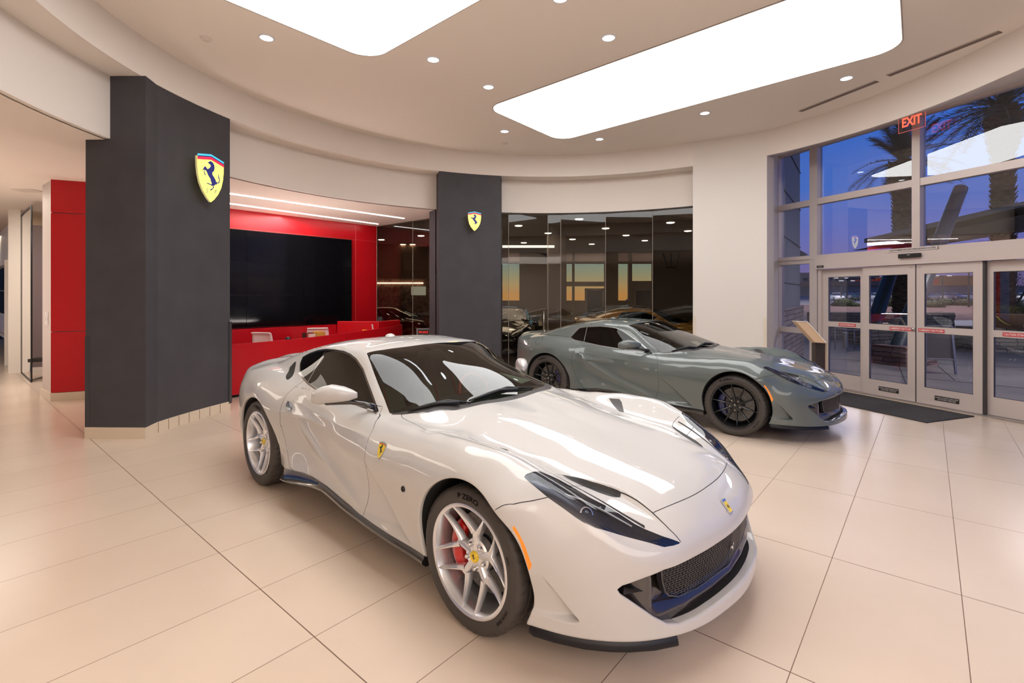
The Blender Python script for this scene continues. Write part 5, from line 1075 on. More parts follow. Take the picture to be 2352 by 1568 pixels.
# sliding doors
def door_leaf(i, px0, px1, d, fixed=False):
    ztop = 2.10; e = empty('door_%d'%i, tuple(W(px0,0,d))); tag(e, kind='structure'); o0 = Vector(e.location); st = .105
    a, b = W(px0,0,d), W(px1,0,d); u = (b-a).normalized(); L = (b-a).length; q = lambda t,z: a+u*t+Vector((0,0,z))-o0
    mb = MB()
    for t in (st/2, L-st/2): mb.bar(q(t,.02), q(t,ztop), st, .045, up=WN)
    for z0,z1 in ((.02,.265),(1.075,1.168),(1.955,2.10)): mb.bar(q(st,(z0+z1)/2), q(L-st,(z0+z1)/2), .045, z1-z0)
    mb.build('door_frame', al, e)
    mb = MB()
    for z0,z1 in ((.265,1.075),(1.168,1.955)): mb.add([q(st,z0),q(L-st,z0),q(L-st,z1),q(st,z1)],[(0,1,2,3)])
    mb.build('door_glass', wg, e)
    mb = MB()
    for z0,z1 in ((.265,1.075),(1.168,1.955)):
        for t in (st,L-st): mb.bar(q(t,z0)+WN*.012,q(t,z1)+WN*.012,.012,.012)
        for z in (z0,z1): mb.bar(q(st,z)+WN*.012,q(L-st,z)+WN*.012,.012,.012)
    mb.build('gasket', mat('gasket_dark',(.05,.045,.05),.5), e); return e
door_leaf(1,1892,1993,.0); door_leaf(2,1990,2111,.07); door_leaf(5,2114,2266,.07); door_leaf(6,2262,2560,.0)
mb = MB(); mb.bar(W(2112.5,.02,.07),W(2112.5,2.10,.07),.018,.03,up=WN); mb.bar(W(2267.5,.02,.06),W(2267.5,2.2,.06),.03,.06,up=WN); tag(mb.build('trim_11', mat('gasket_dark',())), kind='structure')
mb = MB(); beam(mb, W(1886,1.05,.03), W(1886.5,1.051,.03),.02,.02); mb.bar(W(1889,0,.03),W(1889,2.1,.03),.06,.09,up=WN); tag(mb.build('trim_12', al), kind='structure')
mb = MB(); mb.bar(W(1900,.008,.06),W(PXR,.008,.06),.14,.012); tag(mb.build('trim_13', mat('threshold_metal',(.45,.40,.37),.35,.6)), kind='structure')
wtext('caution_sticker', 1948, 1.118, .026, 'CAUTION STAND BACK', .040, wht, red, 'red caution sticker on the rail of the left fixed door', 'sticker', 'red door stickers', bold=.001, stretch=.62, pad=(.012,.010))
wtext('emergency_sticker', 2079, 1.112, .096, 'IN EMERGENCY PUSH TO OPEN', .040, wht, red, 'red emergency sticker on the left sliding door rail', 'sticker', 'red door stickers', bold=.001, stretch=.55, pad=(.012,.010))
wtext('emergency_sticker', 2148, 1.112, .096, 'IN EMERGENCY PUSH TO OPEN', .040, wht, red, 'red emergency sticker on the right sliding door rail', 'sticker', 'red door stickers', bold=.001, stretch=.55, pad=(.012,.010))
wtext('caution_sticker', 2344, 1.118, .026, 'CAUTION STAND BACK', .040, wht, red, 'red caution sticker cut by the right picture edge', 'sticker', 'red door stickers', bold=.001, stretch=.72, pad=(.012,.010))
for px, lab in ((2050,'left'),(2184,'right')):
    wtext('door_plate', px, .135, .096, 'CAUTION AUTOMATIC SLIDING DOOR\nDO NOT ENTER  STAND CLEAR', .026, wht, bk, 'black two-line notice on the bottom rail of the %s sliding door'%lab, 'sticker', 'black door notices', stretch=.60, pad=(.01,.012))
wtext('maker_plate', 1897, 2.145, .145, 'STANLEY', .022, wht, bk, 'tiny black maker plate at the left end of the door header', 'sticker')
for px, lab in ((2102,'left'),(2121,'right')): wtext('maker_mark', px, 2.055, .096, 'STANLEY', .016, bk, None, 'tiny dark maker mark on top of the %s sliding door'%lab, 'sticker', 'small maker marks')
e = empty('door_lock', tuple(W(2107,1.12,.10)), 0, 'small round steel lock on the left sliding door edge', 'lock'); mb = MB(); mb.lathe([(.0001,-.03),(.018,-.03),(.024,-.01),(.026,0)],20,'y',Matrix.Rotation(-.36,4,'Z')); mb.build('cylinder', mat('handle_steel',()), e, smooth=True)
# exit sign hanging from the soffit
x,y,z = at_y(2094,276,7.32); e = empty('exit_sign',(x,y,z),math.atan2(-WD.y,-WD.x),'red EXIT sign on a clear plate hanging over the doors','sign')
cl = glass('clear_acrylic',(.93,.86,.86),1.2); mb = MB(); mb.box((-.178,-.003,-.145),(.178,.003,.125)); mb.build('plate', cl, e); mb = MB(); add_text(mb,'EXIT',.185,lambda a,b,h: (a,-.006,b-.015),.005,stretch=.70); mb.build('lettering', mat('exit_red',(.8,.08,.05),.5,emit=(1,.13,.07),es=1.5), e)
mb = MB(); mb.box((-.24,-.05,.125),(.24,.05,.142)); mb.build('mount', mat('exit_mount',(.35,.28,.25),.5), e); mb = MB()
for a,b in (((-.178,0,-.145),(.178,0,-.145)),((-.178,0,-.145),(-.178,0,.125)),((.178,0,-.145),(.178,0,.125))): mb.bar(a,b,.004,.008)
mb.build('plate_edge', mat('exit_edge',(.8,.2,.2),.5,emit=(1,.2,.2),es=.4), e)
# mat and spec stand
A_ = Vector(at_z(2238,957,0)); n_ = (Vector(at_z(2128,971.5,0))-A_); mb = MB(); B_ = A_+n_; C_ = B_+WD*2.35; D_ = A_+WD*2.35
mb.prism([(p.x,p.y,.001) for p in (A_,B_,C_,D_)],(0,0,.012)); o = mb.build('door_mat', noise_color(mat('mat_black',(.03,.03,.03),.9),(.016,.014,.014),(.05,.045,.045),120)); fix_normals(o); tag(o,'dark charcoal entrance mat on the floor before the sliding doors','mat')
e = empty('info_stand', (4.98,7.95,0), 0, 'slanted tan information stand on a dark post beside the glass doors','stand'); s0 = Vector(e.location); q = lambda px,py,Y: Vector(at_y(px,py,Y))-s0
tan = mat('stand_tan',(.62,.42,.26),.4); side = mat('stand_edge',(.80,.70,.60),.4)
dv = Vector((.16,.33,0))*.16
mb = MB(); mb.prism([tuple(q(*p)) for p in ((1828,738,7.95),(1853,739,7.95),(1897,788,7.75),(1872,786,7.75))], (.0,.10,-.012)); mb.build('reading_board', tan, e); mb = MB(); mb.prism([tuple(q(*p)) for p in ((1827,736.5,7.94),(1853.5,738,7.94),(1853,740.5,7.94),(1828,739,7.94))],(.0,.10,0)); mb.bar(q(1853.5,738,7.94),q(1897.5,787,7.74),.012,.014); mb.build('board_edge', side, e)
a, b = q(1873,786,7.80), q(1895.5,788,7.80); z0 = -0.0
mb = MB(); mb.prism([(a.x,a.y,.02),(b.x,b.y,.02),(b.x,b.y,b.z),(a.x,a.y,a.z)],(0,.10,0)); mb.build('post', noise_color(mat('stand_dark',(.05,.035,.03),.5),(.03,.02,.017),(.07,.05,.04),3,stretch=(20,20,1)), e); mb = MB(); mb.prism([(b.x,b.y,.02),(b.x+.022,b.y,.02),(b.x+.022,b.y,b.z),(b.x,b.y,b.z)],(0,.10,0)); mb.build('post_edge', tan, e); mb = MB(); mb.box((a.x-.08,a.y-.12,0),(b.x+.1,a.y+.22,.02)); mb.build('foot', mat('stand_dark',()), e)
# ------------------------------------------------------------------ dim showroom behind the smoked glass
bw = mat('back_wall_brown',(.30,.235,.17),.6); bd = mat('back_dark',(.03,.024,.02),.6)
YB = 21.0
mb = MB(); X0, X1, Z1 = -8.0, 9.6, 4.6
def px_x(px): return (px-1176)/F_PX*YB
def pz(py): return CAM_H-(py-Y_HOR)/F_PX*YB
op = [(1153,1193,557,690),(1262,1389,551,690),(1420,1444,548,690),(1452,1499,546,645)]      # openings (px)
xs = [X0]; cells = []
for a,b,t,bt in op: cells.append((px_x(a),px_x(b),pz(bt),pz(t)))
x = X0
for a,b,z0,z1 in cells:
    mb.box((x,YB,0),(a,YB+.2,Z1)); mb.box((a,YB,0),(b,YB+.2,max(z0,.0))); mb.box((a,YB,z1),(b,YB+.2,Z1)); x = b
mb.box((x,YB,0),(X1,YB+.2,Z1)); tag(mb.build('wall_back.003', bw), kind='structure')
mb = MB()
for pxs in (1317,): mb.box((px_x(pxs)-.05,YB-.03,.1),(px_x(pxs)+.05,YB+.1,pz(551)))
for py in (603,): mb.box((px_x(1153),YB-.02,pz(py)-.05),(px_x(1499),YB+.1,pz(py)+.05))
mb.box((px_x(1290),YB-.05,pz(652)-.1),(px_x(1389),YB+.1,pz(652)+.1)); tag(mb.build('trim_9', mat('back_frame',(.34,.27,.21),.5)), kind='structure')
for k,(a,b) in enumerate(((1343,1388),(1455,1500))):
    mb = MB(); zt = pz(662); mb.box((px_x(a),YB-.04,0),(px_x(a)+.1,YB+.0,zt)); mb.box((px_x(b)-.1,YB-.04,0),(px_x(b),YB+.0,zt)); mb.box((px_x(a),YB-.04,zt-.1),(px_x(b),YB,zt)); o = mb.build('door_%d'%(3+k), mat('back_frame',())); tag(o, kind='structure'); mb = MB(); mb.box((px_x(a)+.1,YB-.02,.02),(px_x(b)-.1,YB-.01,zt-.1)); mb.build('door_leaf', bd, o)
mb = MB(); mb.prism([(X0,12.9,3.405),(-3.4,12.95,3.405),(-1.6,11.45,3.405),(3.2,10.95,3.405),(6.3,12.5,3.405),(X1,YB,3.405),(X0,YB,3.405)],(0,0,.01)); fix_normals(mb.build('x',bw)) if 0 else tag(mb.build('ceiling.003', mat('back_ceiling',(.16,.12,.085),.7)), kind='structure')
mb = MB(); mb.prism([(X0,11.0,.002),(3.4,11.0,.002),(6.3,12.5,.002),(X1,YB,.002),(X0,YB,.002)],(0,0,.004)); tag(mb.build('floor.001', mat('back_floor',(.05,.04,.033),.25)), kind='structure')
mb = MB(); mb.prism([(X0,11,0),(X0+.1,11,0),(X0+.1,YB,0),(X0,YB,0)],(0,0,3.7)); mb.prism([(5.2,10.4,0),(6.6,12.4,0),(X1,YB,0),(X1+.2,YB,0),(6.8,12.3,0),(5.4,10.3,0)],(0,0,4.6)); o = mb.build('wall_right.001', bw); fix_normals(o); tag(o, kind='structure')
mb = MB(); mb.prism([(1.05,14.5,0),(1.6,14.5,0),(1.6,14.9,0),(1.05,14.9,0)],(0,0,3.40)); tag(fix_normals(mb.build('wall_back.004', mat('back_column',(.30,.24,.22),.6))), kind='structure')
mb = MB(); mb.box((-4.9,17.4,0),(-2.95,17.6,3.40)); tag(mb.build('wall_back.005', mat('back_tan',(.28,.15,.09),.6)), kind='structure')
bl = emitter('back_downlight',(1,.9,.75),16.)
for i,(px,py) in enumerate(((876,551),(926,562),(967,542),(948,562),(923,577),(974,583),(1191,519),(1259,536),(1203,558),(1330,504),(1391,525),(1315,550),(1438,541),(1481,553),(1540,512),(1580,531),(1359,561))):
    x,y,z = at_z(px,py,3.395); 
    if y > YB-.3: x,y = x*(YB-.3)/y, YB-.3
    mb = MB(); mb.lathe([(.0001,0),(.085,0),(.10,.012)],20,'z',Matrix.Translation((x,y,3.393))); tag(mb.build('back_downlight', bl), 'small bright ceiling lamp seen through the smoked glass, '+('left of' if px < 1000 else 'right of')+' the narrow grey pillar','light','lamps behind the smoked glass')
x,y,z = at_y(1213,566,13.2); mb = MB(); mb.box((x-.70,y-.03,z-.03),(x+.70,y+.03,z+.03)); e = mb.build('linear_pendant', emitter('pendant_white',(1,.93,.88),3.)); tag(e,'white bar lamp hanging behind the smoked glass','light')
mb = MB(); 
for s in (-.6,.6): mb.tube([(x+s,y,z),(x+s,y,3.40)],.004,4)
mb.build('cord', bd, e)
x,y,z = at_y(1542,602,YB-.05); e = empty('wall_emblem',(x,y,z),0,'black trident emblem on the far wall behind the smoked glass','emblem')
mb = MB()
for s in (-1,0,1): mb.bar((s*.16,0,-.25),(s*(.33 if s else 0),0,.33),.05,.03); mb.prism([(s*.31-.07,0,.22),(s*.31+.07,0,.22),(s*.36,0,.45)],(0,.03,0))
mb.bar((-.2,0,-.22),(.2,0,-.22),.05,.05); mb.build('trident', mat('emblem_black',(.008,.008,.008),.5), e)
# brochure shelves
e = empty('display_shelf',(-3.85,17.32,0),0,'lit shelf wall of small items behind the alcove glass','shelf'); mb = MB(); mb.box((-1.0,-.04,.8),(1.0,.04,2.2)); mb.build('shelf_back', noise_color(mat('shelf_back',(.2,.1,.07),.5),(.10,.04,.03),(.34,.20,.14),9), e)
mb = MB(); mb.box((-.95,-.10,2.02),(.75,-.05,2.06)); mb.build('shelf_light', emitter('shelf_lamp',(1,.85,.6),4.), e); mb = MB(); mb.box((.35,-.16,1.62),(.85,-.12,1.92)); mb.build('shelf_card', mat('card_lit',(.5,.5,.42),.5,emit=(.7,.75,.6),es=.5), e)
# parked cars behind the glass: same coupe body in other paints
def repaint(root, base, new):
    st = [root]
    while st:
        o = st.pop(); st += [c for c in bpy.data.objects if c.parent == o]
        if o.type == 'MESH':
            for s in o.material_slots:
                if s.material == base: s.link = 'OBJECT'; s.material = new
def car_at(loc, rz, paint, label):
    c = copy_tree(grey_car); c.location = (*loc,0); c.rotation_euler = (0,0,rz); c['label'] = label; c['group'] = 'cars behind the smoked glass'; repaint(c, CAR_G['paint'], paint); return c
car_at((5.35,13.25), math.radians(-18), two_sided_paint('yellow_paint',(.62,.30,.012),.25,0), 'yellow sports car behind the smoked glass, above the roof of the grey car')
car_at((-.40,13.0), math.radians(-96), two_sided_paint('black_paint',(.006,.006,.006),.15,0), 'black sports car behind the smoked glass just right of the narrow grey pillar')
car_at((6.0,16.7), math.radians(-28), two_sided_paint('dark_silver_paint',(.10,.09,.085),.2,.4), 'dark silver sports car farthest right behind the smoked glass')
car_at((-2.5,14.95), math.radians(-28), two_sided_paint('maroon_paint',(.045,.010,.010),.15,0), 'maroon sports car behind the alcove glass by the desk end')
car_at((.2,18.5), math.radians(-20), two_sided_paint('cream_paint',(.55,.50,.42),.25,0), 'cream white car behind the maroon one, left of the narrow pillar')
# ------------------------------------------------------------------ outside at dusk
R_ = random.Random(3)
def gx_(Y): return WX(Y)+.15
TZ = lambda Y: float(np.interp(Y,[24,31,62,62.01,66,330],[-.05,.02,.30,.34,.36,1.25]))
conc = noise_color(mat('patio_concrete',(.2,.2,.2),.7),(.20,.18,.17),(.27,.245,.23),1.2)
mb = MB(); mb.prism([(gx_(-9),-9,-.12),(140,-9,-.12),(140,24,-.12),(7.5,24,-.12),(7.0,11.9,-.12),(gx_(10.2),10.2,-.12)],(0,0,.10)); o = fix_normals(mb.build('ground', conc)); tag(o, kind='structure')
mb = MB()
for a,b in (((7.0,11.0),(13.5,4.2)),((6.9,8.6),(9.8,12.6)),((8.6,9.6),(12.2,14.8)),((7.4,6.6),(16,12.8)),((7.2,13.2),(17.5,8.6))): mb.bar((*a,-.018),(*b,-.018),.016,.004)
tag(mb.build('ground.001', mat('joint_dark',(.05,.045,.045),.8)), kind='structure')
def strip(name, ys, zs, m): 
    mb = MB(); mb.sheet([[(x,y,z) for x in (-2+y*.25,y*1.45+12)] for y,z in zip(ys,zs)]); return tag(mb.build(name, m), kind='structure')
strip('ground.002',(24,31),(-.05,.02),mat('road_asphalt',(.07,.07,.085),.5)); strip('ground.003',(31,62),(.02,.30),noise_color(mat('gravel_red',(.2,.1,.08),.9),(.13,.06,.05),(.24,.13,.10),3)); strip('ground.004',(62,66),(.34,.36),mat('kerb',(.30,.25,.24),.8)); strip('ground.005',(66,330),(.36,1.25),mat('lot_asphalt',(.06,.055,.075),.6))
# own building corner seen through the narrow side light
stucco = mat('grey_stucco',(.26,.27,.26),.8); stone = mat('ledge_stone',(.3,.24,.2),.85)
def stone_mat(name, c1, c2, sx=1.):
    m = mat(name, c1, .85); nt = m.node_tree; b = nt.nodes['Principled BSDF']; N = nt.nodes.new; L = nt.links.new
    t = N('ShaderNodeTexBrick'); t.offset = .43; t.squash = 1.4; t.squash_frequency = 3; t.inputs['Scale'].default_value = 1.; t.inputs['Brick Width'].default_value = .42*sx; t.inputs['Row Height'].default_value = .11*sx; t.inputs['Mortar Size'].default_value = .008
    t.inputs['Color1'].default_value = (*c1,1); t.inputs['Color2'].default_value = (*c2,1); t.inputs['Mortar'].default_value = (.03,.025,.022,1); t.inputs['Bias'].default_value = -.1
    g = N('ShaderNodeTexCoord'); s = N('ShaderNodeSeparateXYZ'); L(g.outputs['Object'], s.inputs[0]); a = N('ShaderNodeMath'); a.operation = 'ADD'; L(s.outputs[0], a.inputs[0]); L(s.outputs[1], a.inputs[1])
    n = N('ShaderNodeTexNoise'); n.inputs['Scale'].default_value = 5; L(g.outputs['Object'], n.inputs['Vector']); q = N('ShaderNodeMath'); q.operation = 'MULTIPLY_ADD'; q.inputs[1].default_value = .05; L(n.outputs[0], q.inputs[0]); L(s.outputs[2], q.inputs[2])
    c = N('ShaderNodeCombineXYZ'); L(a.outputs[0], c.inputs[0]); L(q.outputs[0], c.inputs[1]); L(c.outputs[0], t.inputs['Vector']); L(t.outputs['Color'], b.inputs['Base Color'])
    bp = N('ShaderNodeBump'); bp.inputs['Strength'].default_value = .8; bp.inputs['Distance'].default_value = .03; L(t.outputs['Fac'], bp.inputs['Height']); bp.invert = True; L(bp.outputs[0], b.inputs['Normal']); return m
st1 = stone_mat('stone_tan',(.42,.33,.27),(.24,.18,.15)); st2 = stone_mat('stone_red',(.36,.22,.19),(.20,.12,.11))
mb = MB(); mb.prism([(5.50,10.15,0),(7.75,13.3,0),(7.2,13.6,0),(5.0,10.5,0)],(0,0,7)); o = fix_normals(mb.build('wall_right.003', stucco)); tag(o, kind='structure')
mb = MB(); mb.prism([(5.52,10.10,0),(7.85,13.30,0),(7.3,13.7,0),(5.0,10.6,0)],(0,0,1.35)); o = fix_normals(mb.build('wall_right.004', st1)); tag(o, kind='structure')
mb = MB()
for z in (1.9,2.9,3.9,4.9): mb.bar((5.5,10.14,z),(7.76,13.29,z),.02,.015)
tag(mb.build('trim_14', mat('joint_dark',())), kind='structure')
# canopy on slanted columns
steel = mat('column_steel',(.075,.095,.10),.35,.5)
def rough_block(name, c, sx, sy, h, rz, m, label, cat, taper=.9, group=None):
    mb = MB(); n = 9; rows = []; rr = random.Random(hash(name+label) % 1000)
    P = [(-1,-1),(0,-1),(1,-1),(1,0),(1,1),(0,1),(-1,1),(-1,0)]
    for k in range(n+1):
        t = k/n; f = 1-(1-taper)*t; rows.append([(sx/2*f*x+rr.uniform(-.02,.02), sy/2*f*y+rr.uniform(-.02,.02), h*t) for x,y in P]); rows[-1].append(rows[-1][0])
    mb.sheet(rows); mb.add(rows[-1][:8],[tuple(range(8))]); o = fix_normals(mb.build(name, m)); o.location = c; o.rotation_euler = (0,0,rz); return tag(o, label, cat, group)
def slant(name, base, top, r, label):
    mb = MB(); mb.tube([base,top],[r*1.12,r*.92],24); o = mb.build(name, steel, smooth=False, angle=40); return tag(o, label, 'column', 'slanted canopy columns')
B1 = Vector(at_y(2062,792,11.9)); T1 = Vector(at_y(2207,432,12.9)); slant('slanted_column', B1-Vector((0,0,.10)), T1, .165, 'dark round slanted column rising from the reddish stone pier outside')
B2 = Vector(at_y(2004,742,16.5)); T2 = Vector(at_y(2052,605,17.2)); slant('slanted_column', B2-Vector((0,0,.15)), B2+(T2-B2)*1.35, .20, 'farther slanted column outside, seen through the left sliding door')
rough_block('stone_pier', (B1.x+.10,B1.y,-.03), 1.05,.9,B1.z+.03, .3, st2, 'reddish stacked stone pier under the slanted column outside', 'pier')
rough_block('stone_pier', (B2.x-.05,B2.y,-.03), .95,.9,B2.z+.03, .2, st1, 'tan stacked stone pier behind the door stile outside', 'pier')
cn = empty('entrance_canopy', (10.5,14,4.2), 0, 'flat tilted grey canopy roof outside the upper windows', 'canopy'); c0 = Vector(cn.location)
def slab(name, pts, th, m): mb = MB(); mb.prism([tuple(Vector(p)-c0) for p in pts],(0,0,th)); return fix_normals(mb.build(name, m, cn))
Q = [at_y(1985,558,15.),at_y(2352,474,12.5),at_y(2560,420,11.5),(22,17,4.3),(13.5,22,3.35)]
slab('roof_edge', [Q[0],Q[1],Q[2],at_y(2700,470,15),at_y(2200,540,22)], .13, mat('canopy_edge',(.22,.22,.20),.6))
slab('roof_underside', [tuple(Vector(p)-Vector((0,0,.02))) for p in (at_y(1960,574,15.),at_y(2352,492,12.6),at_y(2600,440,11.6),at_y(2700,480,15),at_y(2160,560,22))], .01, mat('canopy_under',(.10,.085,.075),.7))
# low stone wall, rail, boulders
rough_block('stone_wall', (*Vector(at_y(2020,735,19))[:2],-.03), 5.2,.5,.98, math.radians(-3), st1, 'low tan stacked stone wall outside behind the doors', 'wall', .99)
rough_block('stone_wall', (*Vector(at_y(2330,742,14.5))[:2],-.03), 2.6,.8,.72, math.radians(-12), st1, 'stone pedestal under the round planter bowl outside', 'pedestal', .98)
mb = MB(); p = [Vector(at_y(x,y,15)) for x,y in ((1918,751),(1940,757),(1962,758),(1985,757))]; mb.tube(p,.022,8); mb.tube([p[2],(p[2].x,p[2].y,-.02)],.018,8); mb.tube([p[0],(p[0].x,p[0].y,-.02)],.018,8); tag(mb.build('hand_rail', mat('rail_grey',(.45,.42,.42),.4,.6), smooth=True), 'thin curved grey hand rail outside the left fixed door','rail')
mb = MB(); p = Vector(at_y(1942,775,15.5)); mb.tube([(p.x,p.y,-.02),(p.x,p.y,.45)],.075,12); tag(mb.build('bollard_light', mat('rail_grey',())), 'short pale bollard on the paving outside the left fixed door','bollard')
# planter bowl and shrubs
def shrub(name, c, r, m, label, n=260, sq=.75, group=None, cat='shrub'):
    rr = random.Random(int(c[0]*100)); mb = MB()
    for _ in range(n):
        a = rr.uniform(0,2*math.pi); u = rr.uniform(-.2,1); s = math.sqrt(max(0,1-u*u)); d = Vector((s*math.cos(a),s*math.sin(a),u*sq)); p = d*r*rr.uniform(.75,1.05); t = d.orthogonal().normalized()*r*.10; b = d.cross(t).normalized()*r*.05; tip = p+d*r*.16+Vector((0,0,r*.05))
        mb.add([p-t*.6,p+b,tip,p-b],[(0,1,2),(0,2,3)])
    mb.lathe([(.001,-.1*r),(r*.8,-.05*r),(r*.84,.25*r),(r*.6,.55*r),(.001,.68*r)],12); o = mb.build(name, m); o.location = c; return tag(o, label, cat, group)
g1 = noise_color(mat('shrub_green',(.05,.07,.03),.8),(.025,.04,.015),(.08,.10,.035),8); g2 = noise_color(mat('shrub_olive',(.12,.11,.03),.8),(.10,.09,.025),(.22,.19,.05),10)
pb = Vector(at_y(2330,734,14.3)); mb = MB(); mb.lathe([(.001,0),(.45,.0),(.72,.18),(.84,.38),(.86,.42),(.80,.42),(.001,.40)],40); o = mb.build('planter_bowl', noise_color(mat('terracotta',(.35,.2,.11),.7),(.28,.16,.09),(.42,.26,.15),4), smooth=True); o.location = (pb.x,pb.y,.69); tag(o,'wide tan round planter bowl on the stone pedestal outside at right','planter')
shrub('planter_shrub', (pb.x-.36,pb.y,1.14), .34, g2, 'yellow green bush at the left in the round planter bowl', group='planter bowl bushes'); shrub('planter_shrub', (pb.x+.38,pb.y+.05,1.14), .32, g1, 'darker green bush at the right in the round planter bowl', group='planter bowl bushes')
for px,py,Y,r,lab in ((1938,692,58,1.25,'rounded green bush on the gravel left, outside the fixed door'),(1962,697,57,.6,'small low bush beside the rounded one on the gravel'),(2042,694,58,1.3,'rounded green bush on the gravel behind the left sliding door'),(2145,696,54,1.0,'green bush at the left of the right sliding door view'),(2216,688,60,1.05,'dark bush on the red gravel in the right sliding door'),(2172,686,61,1.1,'low flat bush near the far kerb in the right door'),(2310,686,60,1.6,'long low hedge bush far behind the planter bowl')):
    p = at_y(px,py,Y); shrub('gravel_bush', (p[0],Y,TZ(Y)+r*.08), r, g1, lab, 220, .6, 'bushes on the gravel')
# palms
def palm(px, base_py, Y, tr, py_top, label, seed):
    rr = random.Random(seed); x = at_y(px,600,Y)[0]; zt = at_y(px,py_top,Y)[2]; z0 = 0.; e = empty('palm_tree', (x,Y,z0), 0, label, 'palm', 'palm trees outside'); mb = MB(); n = 20; rows = []; H = zt-z0; m = 90
    bark = noise_color(mat('palm_bark',(.2,.14,.1),.9),(.10,.065,.045),(.30,.21,.14),5,stretch=(1,1,3))
    prof = lambda t: tr*(1.0 if t < .8 else 1.0+.55*math.sin((t-.8)/.2*math.pi*.75))
    mb.lathe([(prof(i/30)*.9, H*i/30) for i in range(31)],16)
    for i in range(m):
        z = H*i/m; t = i/m; k = 9
        for j in range(k):
            a = 2*math.pi*(j+(.5 if i % 2 else 0)+rr.uniform(-.15,.15))/k; R = prof(t); w = .5*2*math.pi*R/k; d = Vector((math.cos(a),math.sin(a),0)); s = Vector((-d.y,d.x,0)); up = H/m
            mb.add([d*R*.9-s*w+Vector((0,0,z)), d*R*.9+s*w+Vector((0,0,z)), d*(R*1.0+.05+rr.uniform(0,.03)*(1+2*(t > .8)))+s*w*.5+Vector((0,0,z+up*1.5)), d*(R*1.0+.05+rr.uniform(0,.03))-s*w*.5+Vector((0,0,z+up*1.5))],[(0,1,2,3)])
    mb.build('trunk', bark, e)
    mb = MB(); mr = MB()
    for i in range(46):
        a = rr.uniform(0,2*math.pi); el = rr.uniform(-.2,1.25); L = rr.uniform(1.9,2.6); d = Vector((math.cos(a),math.sin(a),0)); s = Vector((-d.y,d.x,0)); P = []
        for k in range(15): u = k/14; P.append(Vector((0,0,H+.05))+d*(L*u*math.cos(el)*(1-.12*u))+Vector((0,0,L*(u*math.sin(el)-.36*u*u*(1.1-.3*math.sin(el))))))
        mr.tube(P,[.022*(1-.8*k/14) for k in range(15)],4)
        for k in range(2,37):
            u = k/37; q = u*14; j = min(int(q),13); c = P[j].lerp(P[j+1],q-j); t = (P[j+1]-P[j]).normalized(); l = .42*math.sin(math.pi*(.12+.83*u))**.6
            for sg in (-1,1):
                o2 = (s*sg*.78+t*.62+Vector((0,0,rr.uniform(-.1,.25)))).normalized()*l; w = t*.020; mb.add([c-w,c+w,c+o2],[(0,1,2)])
    lf = noise_color(mat('palm_leaf',(.05,.06,.035),.7),(.03,.04,.025),(.10,.11,.06),2)
    mb.build('fronds', lf, e); mr.build('frond_ribs', mat('frond_rib',(.12,.11,.06),.7), e); return e
palm(2071, 700, 20, .30, 372, 'palm tree outside the left upper window, farther and smaller', 5); palm(2304, 700, 15.5, .27, 250, 'thick nearer palm tree outside at the right edge', 9)
# parked cars (small, far)
def far_car(x, y, z, rz, c, label):
    e = empty('parked_car', (x,y,z), rz, label, 'car', 'cars on the far parking lot'); m = mat('far_paint_%d'%(int(c[0]*100)*7+int(c[2]*100)), c, .3, .2, .6)
    mb = MB(); S = [(-2.2,.45,.75),(-2.1,.95,.80),(-1.5,1.0,.86),(1.0,.98,.88),(1.9,.82,.82),(2.2,.6,.72)]; rows = []
    for X,h,w in S: rows.append([(X,-w,.25),(X,-w*1.02,h*.6),(X,-w*.9,h),(X,0,h*1.03),(X,w*.9,h),(X,w*1.02,h*.6),(X,w,.25)])
    mb.sheet(rows); mb.add(rows[0],[tuple(range(7))]); mb.add(rows[-1],[tuple(range(7))]); mb.build('body', m, e, smooth=True)
    mb = MB(); rows = []
    for X,h,w in ((-1.75,.98,.75),(-1.0,1.38,.66),(-.2,1.45,.66),(.3,1.38,.66),(1.05,.98,.75)): rows.append([(X,-w,.95),(X,-w*.95,h*.96),(X,0,h),(X,w*.95,h*.96),(X,w,.95)])
    mb.sheet(rows); mb.build('cabin', mat('far_glass',(.02,.025,.04),.1), e, smooth=True); mb = MB(); mb.sheet([[(X*1.0,yy*.62,zz) for yy in (-1,0,1)] for X,zz in ((-1.0,1.40),(-.2,1.48),(.3,1.41))]); mb.build('roof', m, e)
    for X in (-1.35,1.35):
        for s in (-1,1): mb = MB(); mb.lathe([(.001,-.1),(.2,-.1),(.33,-.09),(.33,.09),(.2,.1),(.001,.1)],14,'y',Matrix.Translation((X,s*.8,.33))); mb.build('wheel', mat('tire_rubber',()), e)
    return e
cols = [((.7,.68,.7),'white'),((.04,.05,.09),'dark blue'),((.03,.03,.035),'black'),((.05,.04,.05),'charcoal'),((.62,.62,.66),'silver white'),((.10,.11,.16),'blue grey'),((.55,.55,.6),'pale silver'),((.05,.035,.05),'plum dark'),((.03,.03,.045),'navy'),((.12,.10,.12),'grey'),((.04,.04,.06),'black blue'),((.6,.6,.64),'white silver'),((.10,.16,.30),'mid blue'),((.5,.52,.56),'light grey')]
pos = [(1921,92),(1948,96),(1975,92),(2004,118),(2014,88),(2046,96),(2062,124),(2092,92),(2130,96),(2160,90),(2190,94),(2222,110),(2300,88),(2338,82)]
for i,((px,Y),(c,nm)) in enumerate(zip(pos,cols)):
    x = at_y(px,680,Y)[0]; far_car(x, Y, TZ(Y)+.01, 1.25 if i % 2 else -1.85, c, '%s parked car on the lot, %s from left outside the doors'%(nm,('first','second','third','fourth','fifth','sixth','seventh','eighth','ninth','tenth','eleventh','twelfth','thirteenth','last')[i]))
